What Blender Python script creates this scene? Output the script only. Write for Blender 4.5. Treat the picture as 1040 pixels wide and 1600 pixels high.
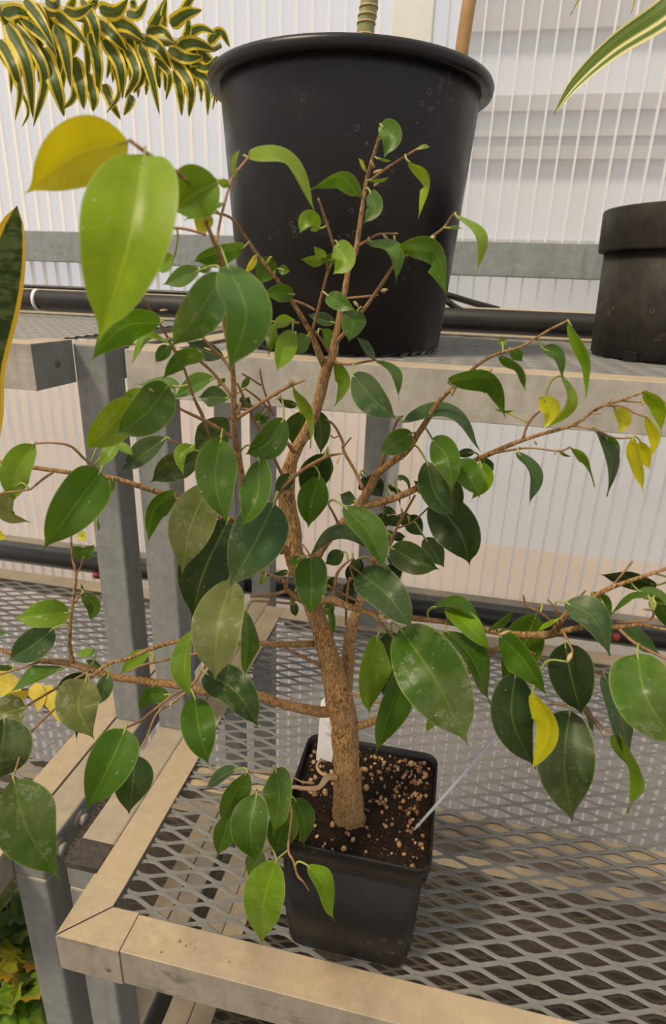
import bpy, bmesh, math, random
import numpy as np
from mathutils import Vector, Matrix, noise

random.seed(7)
scene = bpy.context.scene
col = scene.collection
for o in list(bpy.data.objects):
    bpy.data.objects.remove(o)

# ------------------------------------------------------------------ camera
FPX = 931.35
PITCH, YAW, ROLL = (math.radians(a) for a in (20.752, 11.112, -2.194))
CAM = Vector((0.0, 0.0, 1.35))
_f = Vector((-math.sin(YAW)*math.cos(PITCH), math.cos(YAW)*math.cos(PITCH), -math.sin(PITCH)))
_r = Vector((math.cos(YAW), math.sin(YAW), 0))
_d = _f.cross(_r)
RT = math.cos(ROLL)*_r + math.sin(ROLL)*_d
DN = -math.sin(ROLL)*_r + math.cos(ROLL)*_d
FW = _f
cd = bpy.data.cameras.new('camera')
cd.sensor_fit = 'VERTICAL'; cd.sensor_height = 36.0; cd.lens = FPX/1600*36.0
cd.dof.use_dof = True; cd.dof.focus_distance = 0.53; cd.dof.aperture_fstop = 13
cd.clip_start = 0.01; cd.clip_end = 200
cam = bpy.data.objects.new('camera', cd); col.objects.link(cam)
mw = Matrix.Identity(4)
for i in range(3):
    mw[i][0] = RT[i]; mw[i][1] = -DN[i]; mw[i][2] = -FW[i]; mw[i][3] = CAM[i]
cam.matrix_world = mw
scene.camera = cam

# ------------------------------------------------------------------ light
w = bpy.data.worlds.new('sky'); scene.world = w; w.use_nodes = True
bg = w.node_tree.nodes['Background']
bg.inputs[0].default_value = (0.97, 0.97, 1.0, 1); bg.inputs[1].default_value = 0.82
sd = bpy.data.lights.new('sun', 'SUN'); sd.energy = 6.6; sd.angle = math.radians(11); sd.color = (1.0, 0.82, 0.58)
sun = bpy.data.objects.new('sun', sd); col.objects.link(sun)
SUN_DIR = Vector((0.42, 0.40, -0.85))      # from behind the camera on the left
sun.rotation_euler = SUN_DIR.to_track_quat('-Z', 'Y').to_euler()
scene.view_settings.view_transform = 'Standard'
scene.view_settings.look = 'None'
scene.view_settings.gamma = 1.0
scene.view_settings.use_curve_mapping = False
scene.view_settings.exposure = 0.0

# ------------------------------------------------------------------ helpers
def ray(px, py):
    return RT*((px-520)/FPX) + DN*((py-800)/FPX) + FW
def P(px, py, Y):
    d = ray(px, py); return CAM + d*(Y/d.y)
def Pz(px, py, z):
    d = ray(px, py); return CAM + d*((z-CAM.z)/d.z)
def pxm(p):
    """metres per photo pixel at a point"""
    return (p-CAM).dot(FW)/FPX
def tag(o, label=None, cat=None, group=None, kind=None):
    if label: o['label'] = label
    if cat: o['category'] = cat
    if group: o['group'] = group
    if kind: o['kind'] = kind
    return o
def empty(name, loc, label=None, cat=None, group=None):
    o = bpy.data.objects.new(name, None); col.objects.link(o); o.location = loc
    o.empty_display_size = 0.02
    return tag(o, label, cat, group)
def link(name, me, mat=None, parent=None, smooth=False):
    o = bpy.data.objects.new(name, me); col.objects.link(o)
    if mat and not me.materials: me.materials.append(mat)
    if parent:
        o.parent = parent
        q = parent; off = Vector((0, 0, 0))
        while q:
            off += q.location; q = q.parent
        o.location = -off if not o.get('_rel') else o.location
    if smooth:
        me.polygons.foreach_set('use_smooth', [True]*len(me.polygons))
    return o
def mesh(name, verts, faces, mat=None, parent=None, smooth=False):
    me = bpy.data.meshes.new(name)
    me.from_pydata([tuple(v) for v in verts], [], faces); me.update()
    return link(name, me, mat, parent, smooth)
def bm_obj(name, bm, mat=None, parent=None, smooth=False):
    me = bpy.data.meshes.new(name); bm.to_mesh(me); bm.free()
    return link(name, me, mat, parent, smooth)
def add_box(bm, x0, x1, y0, y1, z0, z1, bev=0.0):
    r = bmesh.ops.create_cube(bm, size=1.0)
    vs = r['verts']
    for v in vs:
        v.co = Vector(((x0+x1)/2+v.co.x*(x1-x0), (y0+y1)/2+v.co.y*(y1-y0), (z0+z1)/2+v.co.z*(z1-z0)))
    if bev:
        es = list({e for v in vs for e in v.link_edges})
        bmesh.ops.bevel(bm, geom=es, offset=bev, segments=2, profile=0.5, affect='EDGES')
def box(name, x0, x1, y0, y1, z0, z1, mat, parent=None, bev=0.0015):
    bm = bmesh.new(); add_box(bm, x0, x1, y0, y1, z0, z1, bev)
    return bm_obj(name, bm, mat, parent)
def extrude_prof(name, prof, axis, a0, a1, mat, parent=None, miter0=0, miter1=0):
    """closed 2-D profile (u, z) swept along x or y"""
    n = len(prof); vs = []
    for a in (a0, a1):
        for u, z in prof:
            vs.append((a, u, z) if axis == 'x' else (u, a, z))
    fs = [(i, (i+1) % n, n+(i+1) % n, n+i) for i in range(n)]
    fs += [tuple(range(n))[::-1], tuple(range(n, 2*n))]
    me = bpy.data.meshes.new(name); me.from_pydata(vs, [], fs)
    bm = bmesh.new(); bm.from_mesh(me); bmesh.ops.recalc_face_normals(bm, faces=bm.faces)
    bmesh.ops.bevel(bm, geom=[e for e in bm.edges], offset=0.0007, segments=2, profile=0.5, affect='EDGES')
    bm.to_mesh(me); bm.free()
    return link(name, me, mat, parent)
def catmull(pts, n):
    pts = [np.array(p, float) for p in pts]
    if len(pts) == 2:
        return [pts[0]+(pts[1]-pts[0])*i/n for i in range(n+1)]
    p = [2*pts[0]-pts[1]]+pts+[2*pts[-1]-pts[-2]]
    out = []
    for i in range(1, len(p)-2):
        for k in range(n):
            t = k/n
            out.append(.5*((2*p[i])+(-p[i-1]+p[i+1])*t+(2*p[i-1]-5*p[i]+4*p[i+1]-p[i+2])*t*t+(-p[i-1]+3*p[i]-3*p[i+1]+p[i+2])*t**3))
    out.append(pts[-1]); return out
def tube(name, pts, radii, mat, parent=None, sides=8, bump=0.0, cap=True):
    """swept tube with its own radius at every point"""
    pts = [Vector(p) for p in pts]; n = len(pts); vs = []; fs = []
    up = None
    for i, p in enumerate(pts):
        t = (pts[min(i+1, n-1)]-pts[max(i-1, 0)])
        t = t.normalized() if t.length > 1e-9 else Vector((0, 0, 1))
        if up is None:
            up = t.orthogonal().normalized()
        up = (up-t*up.dot(t)); up = up.normalized() if up.length > 1e-6 else t.orthogonal().normalized()
        s = t.cross(up)
        for k in range(sides):
            a = 2*math.pi*k/sides
            r = radii[i]
            d = up*math.cos(a)+s*math.sin(a)
            if bump:
                q = (p+d*r)*170; q.z *= .45
                r *= 1+bump*(noise.noise(q)+0.9*noise.noise(q*2.7))
            vs.append(p+d*r)
    for i in range(n-1):
        for k in range(sides):
            a = i*sides+k; b = i*sides+(k+1) % sides
            fs.append((a, b, b+sides, a+sides))
    if cap:
        fs.append(tuple(range(sides))[::-1]); fs.append(tuple(range((n-1)*sides, n*sides)))
    return mesh(name, vs, fs, mat, parent, True)
def lathe(name, prof, seg, mat, parent=None, center=(0, 0, 0), smooth=True):
    vs = []; fs = []; n = len(prof)
    for k in range(seg):
        a = 2*math.pi*k/seg
        for r, z in prof:
            vs.append((center[0]+r*math.cos(a), center[1]+r*math.sin(a), center[2]+z))
    for k in range(seg):
        for i in range(n-1):
            a = k*n+i; b = ((k+1) % seg)*n+i
            fs.append((a, b, b+1, a+1))
    return mesh(name, vs, fs, mat, parent, smooth)

# ------------------------------------------------------------------ materials
class NT:
    def __init__(s, name):
        s.m = bpy.data.materials.new(name); s.m.use_nodes = True
        s.t = s.m.node_tree; s.n = s.t.nodes; s.l = s.t.links
        s.b = s.n['Principled BSDF']; s.out = s.n['Material Output']
    def node(s, typ, **kw):
        n = s.n.new(typ)
        for k, v in kw.items():
            setattr(n, k, v)
        return n
    def set(s, sock, v):
        if hasattr(v, 'is_linked') or isinstance(v, bpy.types.NodeSocket):
            s.l.new(v, sock)
        else:
            sock.default_value = v
    def noise(s, scale, detail=4, rough=.6, vec=None, dist=0):
        n = s.node('ShaderNodeTexNoise'); n.inputs['Scale'].default_value = scale
        n.inputs['Detail'].default_value = detail; n.inputs['Roughness'].default_value = rough
        n.inputs['Distortion'].default_value = dist
        if vec: s.l.new(vec, n.inputs['Vector'])
        return n.outputs['Fac']
    def ramp(s, fac, stops):
        n = s.node('ShaderNodeValToRGB'); s.l.new(fac, n.inputs[0])
        el = n.color_ramp.elements
        while len(el) < len(stops): el.new(0.5)
        for e, (p, c) in zip(el, stops):
            e.position = p; e.color = (*c, 1) if len(c) == 3 else c
        return n.outputs[0]
    def mix(s, fac, a, b, mode='MIX'):
        n = s.node('ShaderNodeMix', data_type='RGBA', blend_type=mode)
        s.set(n.inputs[0], fac)
        s.set(n.inputs[6], a if not isinstance(a, tuple) else (*a, 1)); s.set(n.inputs[7], b if not isinstance(b, tuple) else (*b, 1))
        return n.outputs[2]
    def math(s, op, a, b=None, c=None, clamp=False):
        n = s.node('ShaderNodeMath', operation=op, use_clamp=clamp)
        for i, v in enumerate((a, b, c)):
            if v is not None: s.set(n.inputs[i], v)
        return n.outputs[0]
    def coord(s, which='Object'):
        return s.node('ShaderNodeTexCoord').outputs[which]
    def bump(s, h, strength=.3, dist=.001):
        n = s.node('ShaderNodeBump'); n.inputs['Strength'].default_value = strength
        n.inputs['Distance'].default_value = dist
        s.l.new(h, n.inputs['Height']); s.l.new(n.outputs[0], s.b.inputs['Normal'])
    def pos(s):
        return s.node('ShaderNodeNewGeometry').outputs['Position']

def mat_metal(name, base, dust, dust_amt=1.0, rough=.5, smudge=.25):
    m = NT(name); p = m.pos()
    n1 = m.noise(9, 5, .65, p); n2 = m.noise(70, 4, .7, p)
    mp = m.node('ShaderNodeMapping'); mp.inputs['Scale'].default_value = (60, 60, 6); m.l.new(p, mp.inputs[0])
    n3 = m.noise(1, 3, .6, mp.outputs[0])
    c = m.mix(m.ramp(n2, [(.35, (0, 0, 0)), (.75, (1, 1, 1))]), base, tuple(x*1.35 for x in base))
    c = m.mix(m.math('MULTIPLY', m.ramp(n3, [(.45, (0, 0, 0)), (.75, (1, 1, 1))]), .45), c, tuple(x*.62 for x in base))
    g = m.node('ShaderNodeNewGeometry'); sx = m.node('ShaderNodeSeparateXYZ'); m.l.new(g.outputs['True Normal'], sx.inputs[0])
    up = m.math('SMOOTHSTEP' if False else 'MULTIPLY', m.math('MAXIMUM', sx.outputs[2], 0), dust_amt)
    dn = m.ramp(n1, [(.25, (.55,)*3), (.6, (1, 1, 1))])
    dcol = m.mix(n2, tuple(x*.82 for x in dust), tuple(x*1.15 for x in dust))
    stain = m.ramp(m.noise(23, 6, .7, p), [(.57, (0, 0, 0)), (.68, (1, 1, 1))])
    dcol = m.mix(m.math('MULTIPLY', stain, .40), dcol, tuple(min(1, x*1.45) for x in dust))
    spk = m.ramp(m.noise(330, 2, .5, p), [(.72, (0, 0, 0)), (.77, (1, 1, 1))])
    dcol = m.mix(m.math('MULTIPLY', spk, .5), dcol, (.09, .06, .04))
    drk = m.ramp(m.noise(11, 6, .75, p), [(.48, (0, 0, 0)), (.72, (1, 1, 1))])
    dcol = m.mix(m.math('MULTIPLY', drk, .7), dcol, tuple(x*.6 for x in dust))
    c = m.mix(m.math('MULTIPLY', up, dn, None, True), c, dcol)
    mp2 = m.node('ShaderNodeMapping'); mp2.inputs['Scale'].default_value = (14, 14, 30); m.l.new(p, mp2.inputs[0])
    sm = m.ramp(m.noise(1, 5, .65, mp2.outputs[0]), [(.56, (0, 0, 0)), (.70, (1, 1, 1))])
    side = m.math('SUBTRACT', 1.0, m.math('ABSOLUTE', sx.outputs[2]))
    c = m.mix(m.math('MULTIPLY', m.math('MULTIPLY', sm, side), smudge, None, True), c, (.05, .05, .055))
    m.l.new(c, m.b.inputs['Base Color'])
    m.b.inputs['Roughness'].default_value = rough; m.b.inputs['Metallic'].default_value = 0.0
    m.bump(n2, .15, .0006)
    return m.m
TAN = (.41, .325, .21)
M_rail = mat_metal('dusty_aluminium', (.245, .222, .185), TAN, 1.0, .5, .7)
M_galv = mat_metal('galvanised_steel', (.185, .198, .198), TAN, .8, .42)
M_mesh = mat_metal('zinc_mesh', (.135, .142, .145), (.19, .178, .15), .55, .5)
M_shademesh = mat_metal('shade_brown_mesh', (.085, .065, .042), (.11, .085, .055), .8, .8)  # darker brown copy of the mesh, under-bench shade put into its colour
M_upper = mat_metal('pale_aluminium', (.325, .31, .275), TAN, .9, .5)

def mat_simple(name, c1, c2, scale=20, rough=.5, bump=0.0, spec=.5):
    m = NT(name); p = m.pos(); n = m.noise(scale, 5, .65, p)
    m.l.new(m.mix(m.ramp(n, [(.3, (0, 0, 0)), (.7, (1, 1, 1))]), c1, c2), m.b.inputs['Base Color'])
    m.b.inputs['Roughness'].default_value = rough; m.b.inputs['Specular IOR Level'].default_value = spec
    if bump: m.bump(n, bump, .002)
    return m.m
def mat_pot(name, c, rough, spots=.35, stain=(.30, .29, .27), dirt=0.0):
    m = NT(name); p = m.pos()
    v = m.node('ShaderNodeTexVoronoi', feature='DISTANCE_TO_EDGE' if False else 'F1'); v.inputs['Scale'].default_value = 95
    nz = m.noise(40, 3, .6, p); vec = m.node('ShaderNodeVectorMath', operation='ADD')
    m.l.new(p, vec.inputs[0]); sc = m.node('ShaderNodeVectorMath', operation='SCALE'); sc.inputs['Scale'].default_value = .01
    m.l.new(m.node('ShaderNodeTexNoise').outputs['Color'], sc.inputs[0]); m.l.new(sc.outputs[0], vec.inputs[1])
    m.l.new(vec.outputs[0], v.inputs['Vector'])
    ring = m.ramp(v.outputs['Distance'], [(.0, (0, 0, 0)), (.16, (0, 0, 0)), (.22, (1, 1, 1)), (.29, (0, 0, 0))])
    gate = m.ramp(m.noise(16, 3, .6, p), [(.54, (0, 0, 0)), (.66, (1, 1, 1))])
    fine = m.ramp(m.noise(160, 3, .6, p), [(.68, (0, 0, 0)), (.8, (1, 1, 1))])
    f = m.math('MULTIPLY', m.math('ADD', m.math('MULTIPLY', ring, gate), m.math('MULTIPLY', fine, .5)), spots, None, True)
    c2 = m.mix(f, c, stain)
    if dirt:
        c2 = m.mix(m.math('MULTIPLY', m.ramp(m.noise(28, 6, .7, p), [(.4, (0, 0, 0)), (.7, (1, 1, 1))]), dirt), c2, (.10, .085, .06))
    m.l.new(c2, m.b.inputs['Base Color'])
    m.b.inputs['Specular IOR Level'].default_value = .33
    m.l.new(m.ramp(nz, [(.3, (rough*.8,)*3), (.7, (min(1, rough*1.25),)*3)]), m.b.inputs['Roughness'])
    return m.m
M_pot = mat_pot('black_plastic', (.007, .007, .008), .42)
M_bigpot = mat_pot('black_nursery_plastic', (.0045, .0045, .006), .34, .2)
M_oldpot = mat_pot('weathered_black_plastic', (.014, .013, .011), .62, .5, (.20, .18, .15), .3)

def mat_leaf(name, kind='ficus'):
    m = NT(name); uv = m.coord('UV'); sp = m.node('ShaderNodeSeparateXYZ'); m.l.new(uv, sp.inputs[0])
    oi = m.node('ShaderNodeObjectInfo'); base = oi.outputs['Color']; p = m.pos()
    au = m.math('ABSOLUTE', m.math('SUBTRACT', m.math('MULTIPLY', sp.outputs[0], 2), 1))
    v = sp.outputs[1]
    if kind == 'ficus':
        n = m.noise(38, 4, .6, p)
        c = m.mix(m.ramp(n, [(.35, (0, 0, 0)), (.7, (1, 1, 1))]), base, m.mix(1.0, base, (1.5, 1.4, 1.35), 'MULTIPLY'))
        # side veins
        wv = m.math('SINE', m.math('MULTIPLY', m.math('SUBTRACT', v, m.math('MULTIPLY', au, .10)), 120))
        vein = m.math('MULTIPLY', m.ramp(wv, [(.86, (0, 0, 0)), (1, (1, 1, 1))]), .10)
        c = m.mix(vein, c, m.mix(1.0, base, (2.4, 2.0, 1.7), 'MULTIPLY'))
        # dried water marks, more on old leaves (alpha of the object colour)
        vo = m.node('ShaderNodeTexVoronoi'); vo.inputs['Scale'].default_value = 170; nc = m.node('ShaderNodeTexNoise'); nc.inputs['Scale'].default_value = 240; m.l.new(p, nc.inputs['Vector'])
        vs_ = m.node('ShaderNodeVectorMath', operation='SCALE'); vs_.inputs['Scale'].default_value = .007; m.l.new(nc.outputs['Color'], vs_.inputs[0])
        va_ = m.node('ShaderNodeVectorMath', operation='ADD'); m.l.new(p, va_.inputs[0]); m.l.new(vs_.outputs[0], va_.inputs[1]); m.l.new(va_.outputs[0], vo.inputs['Vector'])
        ring = m.ramp(vo.outputs['Distance'], [(.0, (.25,)*3), (.28, (.35,)*3), (.36, (1, 1, 1)), (.46, (0, 0, 0))])
        gate = m.ramp(m.noise(55, 3, .6, p), [(.46, (0, 0, 0)), (.62, (1, 1, 1))])
        wet = m.math('MULTIPLY', m.math('MULTIPLY', ring, gate), m.math('MULTIPLY', oi.outputs['Alpha'], .27))
        c = m.mix(wet, c, (.42, .46, .38))
        dusty = m.math('MULTIPLY', m.ramp(m.noise(26, 4, .6, p), [(.42, (0, 0, 0)), (.66, (1, 1, 1))]), m.math('MULTIPLY', oi.outputs['Alpha'], .22))
        c = m.mix(dusty, c, (.36, .36, .20))  # pale patches: dust, and sun spots put into the leaf colour
        speck = m.ramp(m.noise(420, 1, .5, p), [(.77, (0, 0, 0)), (.80, (1, 1, 1))])
        c = m.mix(m.math('MULTIPLY', speck, .55), c, (.6, .62, .5))
        rib = m.ramp(au, [(.0, (1, 1, 1)), (.025, (.8,)*3), (.06, (0, 0, 0))])
        c = m.mix(m.math('MULTIPLY', rib, .5), c, m.mix(.45, m.mix(1.0, base, (2.6, 2.1, 1.5), 'MULTIPLY'), (.30, .38, .07)))
        edge = m.ramp(au, [(.94, (0, 0, 0)), (1.0, (1, 1, 1))])
        c = m.mix(m.math('MULTIPLY', edge, .5), c, (.36, .42, .14))
        rough = m.ramp(n, [(.3, (.30,)*3), (.7, (.48,)*3)])
        trans = .30
    elif kind == 'song':
        st = m.noise(7, 3, .6, None)
        mp = m.node('ShaderNodeMapping'); mp.inputs['Scale'].default_value = (16, .7, 1); m.l.new(uv, mp.inputs[0])
        st = m.noise(1.0, 2, .5, mp.outputs[0])
        green = m.mix(m.ramp(st, [(.42, (0, 0, 0)), (.62, (1, 1, 1))]), (.050, .085, .022), (.105, .15, .045))
        lim = m.math('ADD', au, m.math('MULTIPLY', m.math('SUBTRACT', m.noise(14, 2, .5, uv), .5), .25))
        c = m.mix(m.ramp(lim, [(.54, (0, 0, 0)), (.62, (1, 1, 1))]), green, (.62, .50, .06))
        rough = .42; trans = .35
    elif kind == 'strap':
        mp = m.node('ShaderNodeMapping'); mp.inputs['Scale'].default_value = (9, .25, 1); m.l.new(uv, mp.inputs[0])
        st = m.noise(1.3, 2, .5, mp.outputs[0])
        green = m.mix(m.ramp(st, [(.45, (0, 0, 0)), (.55, (1, 1, 1))]), (.085, .15, .025), (.16, .23, .045))
        lim = m.ramp(sp.outputs[0], [(.10, (1, 1, 1)), (.14, (0, 0, 0)), (.30, (0, 0, 0)), (.34, (1, 1, 1)), (.44, (1, 1, 1)), (.48, (0, 0, 0)), (.90, (0, 0, 0)), (.94, (1, 1, 1))])
        c = m.mix(lim, green, (.62, .57, .30))
        tipm = m.ramp(v, [(.975, (0, 0, 0)), (.99, (1, 1, 1))]); c = m.mix(tipm, c, (.08, .045, .02))
        rough = .4; trans = .25
    elif kind == 'snake':
        n = m.noise(45, 5, .75, p); mp = m.node('ShaderNodeMapping'); mp.inputs['Scale'].default_value = (1, 1, 2.2); m.l.new(p, mp.inputs[0])
        n2 = m.noise(60, 3, .6, mp.outputs[0])
        c = m.mix(m.ramp(n2, [(.45, (0, 0, 0)), (.6, (1, 1, 1))]), (.030, .060, .016), (.10, .14, .055))
        e = m.ramp(sp.outputs[0], [(.0, (1, 1, 1)), (.22, (1, 1, 1)), (.26, (0, 0, 0)), (.90, (0, 0, 0)), (.93, (1, 1, 1))]); c = m.mix(e, c, (.72, .48, .05))
        rough = .4; trans = .08
    elif kind == 'lobed':
        n = m.noise(60, 4, .6, p)
        c = m.mix(m.ramp(n, [(.35, (0, 0, 0)), (.7, (1, 1, 1))]), base, m.mix(1.0, base, (1.6, 1.5, 1.2), 'MULTIPLY'))
        d = m.math('SQRT', m.math('ADD', m.math('POWER', m.math('SUBTRACT', sp.outputs[0], .5), 2), m.math('POWER', m.math('SUBTRACT', v, .5), 2)))
        e = m.math('MULTIPLY', m.ramp(d, [(.30, (0, 0, 0)), (.5, (1, 1, 1))]), oi.outputs['Alpha'])
        c = m.mix(e, c, (.62, .25, .03))
        rough = .5; trans = .3
    m.l.new(c, m.b.inputs['Base Color'])
    m.b.inputs['Specular IOR Level'].default_value = .26
    m.set(m.b.inputs['Roughness'], rough)
    tr = m.node('ShaderNodeBsdfTranslucent')
    m.l.new(m.mix(1.0, c, (1.7, 1.55, .7), 'MULTIPLY'), tr.inputs['Color'])
    mx = m.node('ShaderNodeMixShader'); mx.inputs[0].default_value = trans
    m.l.new(m.b.outputs[0], mx.inputs[1]); m.l.new(tr.outputs[0], mx.inputs[2]); m.l.new(mx.outputs[0], m.out.inputs['Surface'])
    return m.m
M_leaf = mat_leaf('ficus_leaf'); M_song = mat_leaf('song_leaf', 'song'); M_strap = mat_leaf('strap_leaf', 'strap')
M_snake = mat_leaf('snake_leaf', 'snake'); M_lobed = mat_leaf('lobed_leaf', 'lobed')

def mat_bark():
    m = NT('ficus_bark'); p = m.pos()
    mp = m.node('ShaderNodeMapping'); mp.inputs['Scale'].default_value = (1, 1, .30); m.l.new(p, mp.inputs[0])
    n = m.noise(760, 4, .7, mp.outputs[0], .6); n2 = m.noise(45, 4, .6, p)
    c = m.ramp(n, [(.36, (.055, .024, .007)), (.48, (.36, .18, .055)), (.64, (.70, .43, .17))])
    c = m.mix(m.math('MULTIPLY', m.ramp(n2, [(.4, (0, 0, 0)), (.7, (1, 1, 1))]), .5), c, (.46, .34, .19))
    m.l.new(c, m.b.inputs['Base Color']); m.b.inputs['Roughness'].default_value = .75
    m.bump(n, 1.0, .003)
    return m.m
M_bark = mat_bark()
M_twig = mat_simple('twig_bark', (.17, .085, .04), (.34, .19, .09), 160, .65, .3)
M_petiole = mat_simple('petiole_green', (.20, .26, .05), (.32, .34, .08), 90, .5)
M_bud = mat_simple('dry_bud', (.30, .20, .09), (.52, .40, .20), 120, .6)
M_root = mat_simple('root_skin', (.42, .26, .14), (.60, .42, .26), 120, .6, .3)
M_soil = mat_simple('dark_peat', (.003, .0018, .001), (.026, .013, .007), 300, .85, 1.0, .25)
M_black = mat_simple('black_polythene', (.010, .010, .011), (.022, .021, .020), 30, .45)
M_cap = mat_simple('dusty_black_rubber', (.018, .016, .014), (.07, .06, .05), 120, .8)
M_white = mat_simple('white_plastic', (.72, .73, .76), (.80, .80, .82), 40, .4)
M_red = mat_simple('red_plastic', (.30, .04, .03), (.38, .06, .04), 40, .5)
M_dirtwood = mat_simple('weathered_board', (.42, .35, .25), (.52, .44, .33), 18, .7, .2)
M_bamboo = mat_simple('bamboo', (.30, .17, .06), (.44, .27, .11), 60, .5)
M_cane = mat_simple('cane_green', (.16, .19, .07), (.34, .32, .13), 40, .5)
M_floor = mat_simple('concrete_floor', (.065, .050, .036), (.12, .095, .07), 7, .85, .3)
M_ground = mat_simple('outside_earth', (.27, .215, .170), (.33, .265, .21), 1.2, .9)
M_bldg = mat_simple('outside_grey_cladding', (.40, .45, .52), (.47, .52, .59), .8, .8)
M_glaz = mat_simple('white_painted_steel', (.62, .64, .60), (.70, .71, .67), 12, .45)
M_purlin = mat_metal('purlin_steel', (.24, .265, .27), (.45, .43, .38), .6, .4)
M_pen = mat_simple('pencil', (.45, .30, .33), (.5, .36, .4), 40, .8)

def mat_poly():
    m = NT('twinwall_polycarbonate')
    m.n.remove(m.b)
    tr = m.node('ShaderNodeBsdfTransparent'); tr.inputs[0].default_value = (.93, .94, .96, 1)
    tl = m.node('ShaderNodeBsdfTranslucent'); tl.inputs[0].default_value = (.88, .88, .90, 1)
    df = m.node('ShaderNodeBsdfDiffuse'); df.inputs[0].default_value = (.72, .71, .70, 1)
    gl = m.node('ShaderNodeBsdfGlossy'); gl.inputs['Roughness'].default_value = .18; gl.inputs[0].default_value = (.9, .9, .92, 1)
    def mx(f, a, b):
        n = m.node('ShaderNodeMixShader'); n.inputs[0].default_value = f
        m.l.new(a, n.inputs[1]); m.l.new(b, n.inputs[2]); return n.outputs[0]
    s = mx(.42, tr.outputs[0], mx(.45, tl.outputs[0], df.outputs[0]))
    s = mx(.07, s, gl.outputs[0])
    m.l.new(s, m.out.inputs['Surface'])
    return m.m
M_poly = mat_poly()
def mat_rib():
    m = NT('polycarbonate_rib'); m.n.remove(m.b)
    tl = m.node('ShaderNodeBsdfTranslucent'); tl.inputs[0].default_value = (1, 1, 1, 1)
    tr = m.node('ShaderNodeBsdfTransparent'); df = m.node('ShaderNodeBsdfDiffuse'); df.inputs[0].default_value = (.9, .9, .89, 1)
    a = m.node('ShaderNodeMixShader'); a.inputs[0].default_value = .2; m.l.new(tl.outputs[0], a.inputs[1]); m.l.new(df.outputs[0], a.inputs[2])
    b = m.node('ShaderNodeMixShader'); b.inputs[0].default_value = .30; m.l.new(a.outputs[0], b.inputs[1]); m.l.new(tr.outputs[0], b.inputs[2])
    m.l.new(b.outputs[0], m.out.inputs['Surface']); return m.m
M_rib = mat_rib()
def mat_clear():
    m = NT('clear_plastic'); m.b.inputs['Base Color'].default_value = (.75, .80, .88, 1)
    m.b.inputs['Roughness'].default_value = .25; m.b.inputs['Transmission Weight'].default_value = .6
    m.b.inputs['IOR'].default_value = 1.3
    return m.m
M_clear = mat_clear()
def mat_grain():
    m = NT('pumice'); oi = m.node('ShaderNodeObjectInfo'); n = m.noise(300, 4, .6, m.pos())
    c = m.ramp(oi.outputs['Random'], [(0, (.20, .085, .035)), (.45, (.40, .21, .09)), (1, (.62, .42, .22))])
    m.l.new(m.mix(m.ramp(n, [(.35, (0, 0, 0)), (.7, (1, 1, 1))]), m.mix(1.0, c, (.55,)*3, 'MULTIPLY'), c), m.b.inputs['Base Color'])
    m.b.inputs['Roughness'].default_value = .7; m.bump(n, .5, .0005)
    return m.m
M_grain = mat_grain()

# ------------------------------------------------------------------ the setting
ZB = 0.75            # bench top
ZU = 1.283           # upper tier top
ZL = 0.20            # lower shelf top
WY = 1.20            # back wall
fl = mesh('floor', [(-2.5, -1.5, 0), (2.5, -1.5, 0), (2.5, WY, 0), (-2.5, WY, 0)], [(0, 1, 2, 3)], M_floor)
tag(fl, kind='structure')
gr = mesh('ground_outside', [(-30, -30, -.02), (30, -30, -.02), (30, 40, -.02), (-30, 40, -.02)], [(0, 1, 2, 3)], M_ground)
tag(gr, kind='structure')
wall = empty('wall_back', (0, WY, 0)); tag(wall, kind='structure')
for k, (yy, nm) in enumerate(((WY, 'polycarbonate_sheet'),)):
    mesh(nm, [(-2.5, yy, 0), (2.5, yy, 0), (2.5, yy, 2.6), (-2.5, yy, 2.6)], [(0, 1, 2, 3)], M_poly, wall)
bm = bmesh.new(); add_box(bm, -.0014, .0014, 0, .010, 0, 2.6, 0)
ribme = bpy.data.meshes.new('rib'); bm.to_mesh(ribme); bm.free(); ribme.materials.append(M_rib)
x = -2.44
while x < 2.0:
    o = bpy.data.objects.new('rib', ribme); col.objects.link(o); o.parent = wall; o.location = (x, -.0055, 0); x += .0285
for nm, vs in (('wall_front', [(-2.5, -1.5, 0), (2.5, -1.5, 0), (2.5, -1.5, 2.6), (-2.5, -1.5, 2.6)]), ('wall_left', [(-2.5, -1.5, 0), (-2.5, WY, 0), (-2.5, WY, 2.6), (-2.5, -1.5, 2.6)]),
               ('wall_right', [(2.5, -1.5, 0), (2.5, WY, 0), (2.5, WY, 2.6), (2.5, -1.5, 2.6)]), ('ceiling', [(-2.5, -1.5, 2.6), (2.5, -1.5, 2.6), (2.5, WY, 2.6), (-2.5, WY, 2.6)])):
    tag(mesh(nm, vs, [(0, 1, 2, 3)], M_poly), kind='structure')  # unseen walls and ceiling, added to dim the ambient light inside
t = box('trim_1', -.164, -.098, WY-.035, WY-.002, 0, 2.6, M_glaz); tag(t, kind='structure')
t = box('trim_2', -2.5, 2.5, WY-.03, WY-.001, 1.35+.026, 1.35+.083, M_purlin); tag(t, kind='structure')
t = box('trim_3', -2.5, 2.5, 1.155, WY-.002, ZU-.004, ZU+.040, M_dirtwood); tag(t, kind='structure')
t = box('trim_4', -2.5, 2.5, WY-.03, WY-.001, ZB-.08, ZB-.02, M_galv); tag(t, kind='structure')
b = empty('neighbouring_greenhouse', (1.5, 6.0, 0), 'grey building standing outside beyond the translucent greenhouse wall', 'building')
box('wall', -.15, 9, 3.3, 6, -.02, 3.4, M_bldg, b, 0)
M_strip = mat_simple('outside_dark_strip', (.20, .21, .23), (.27, .28, .30), .8, .7)
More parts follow.
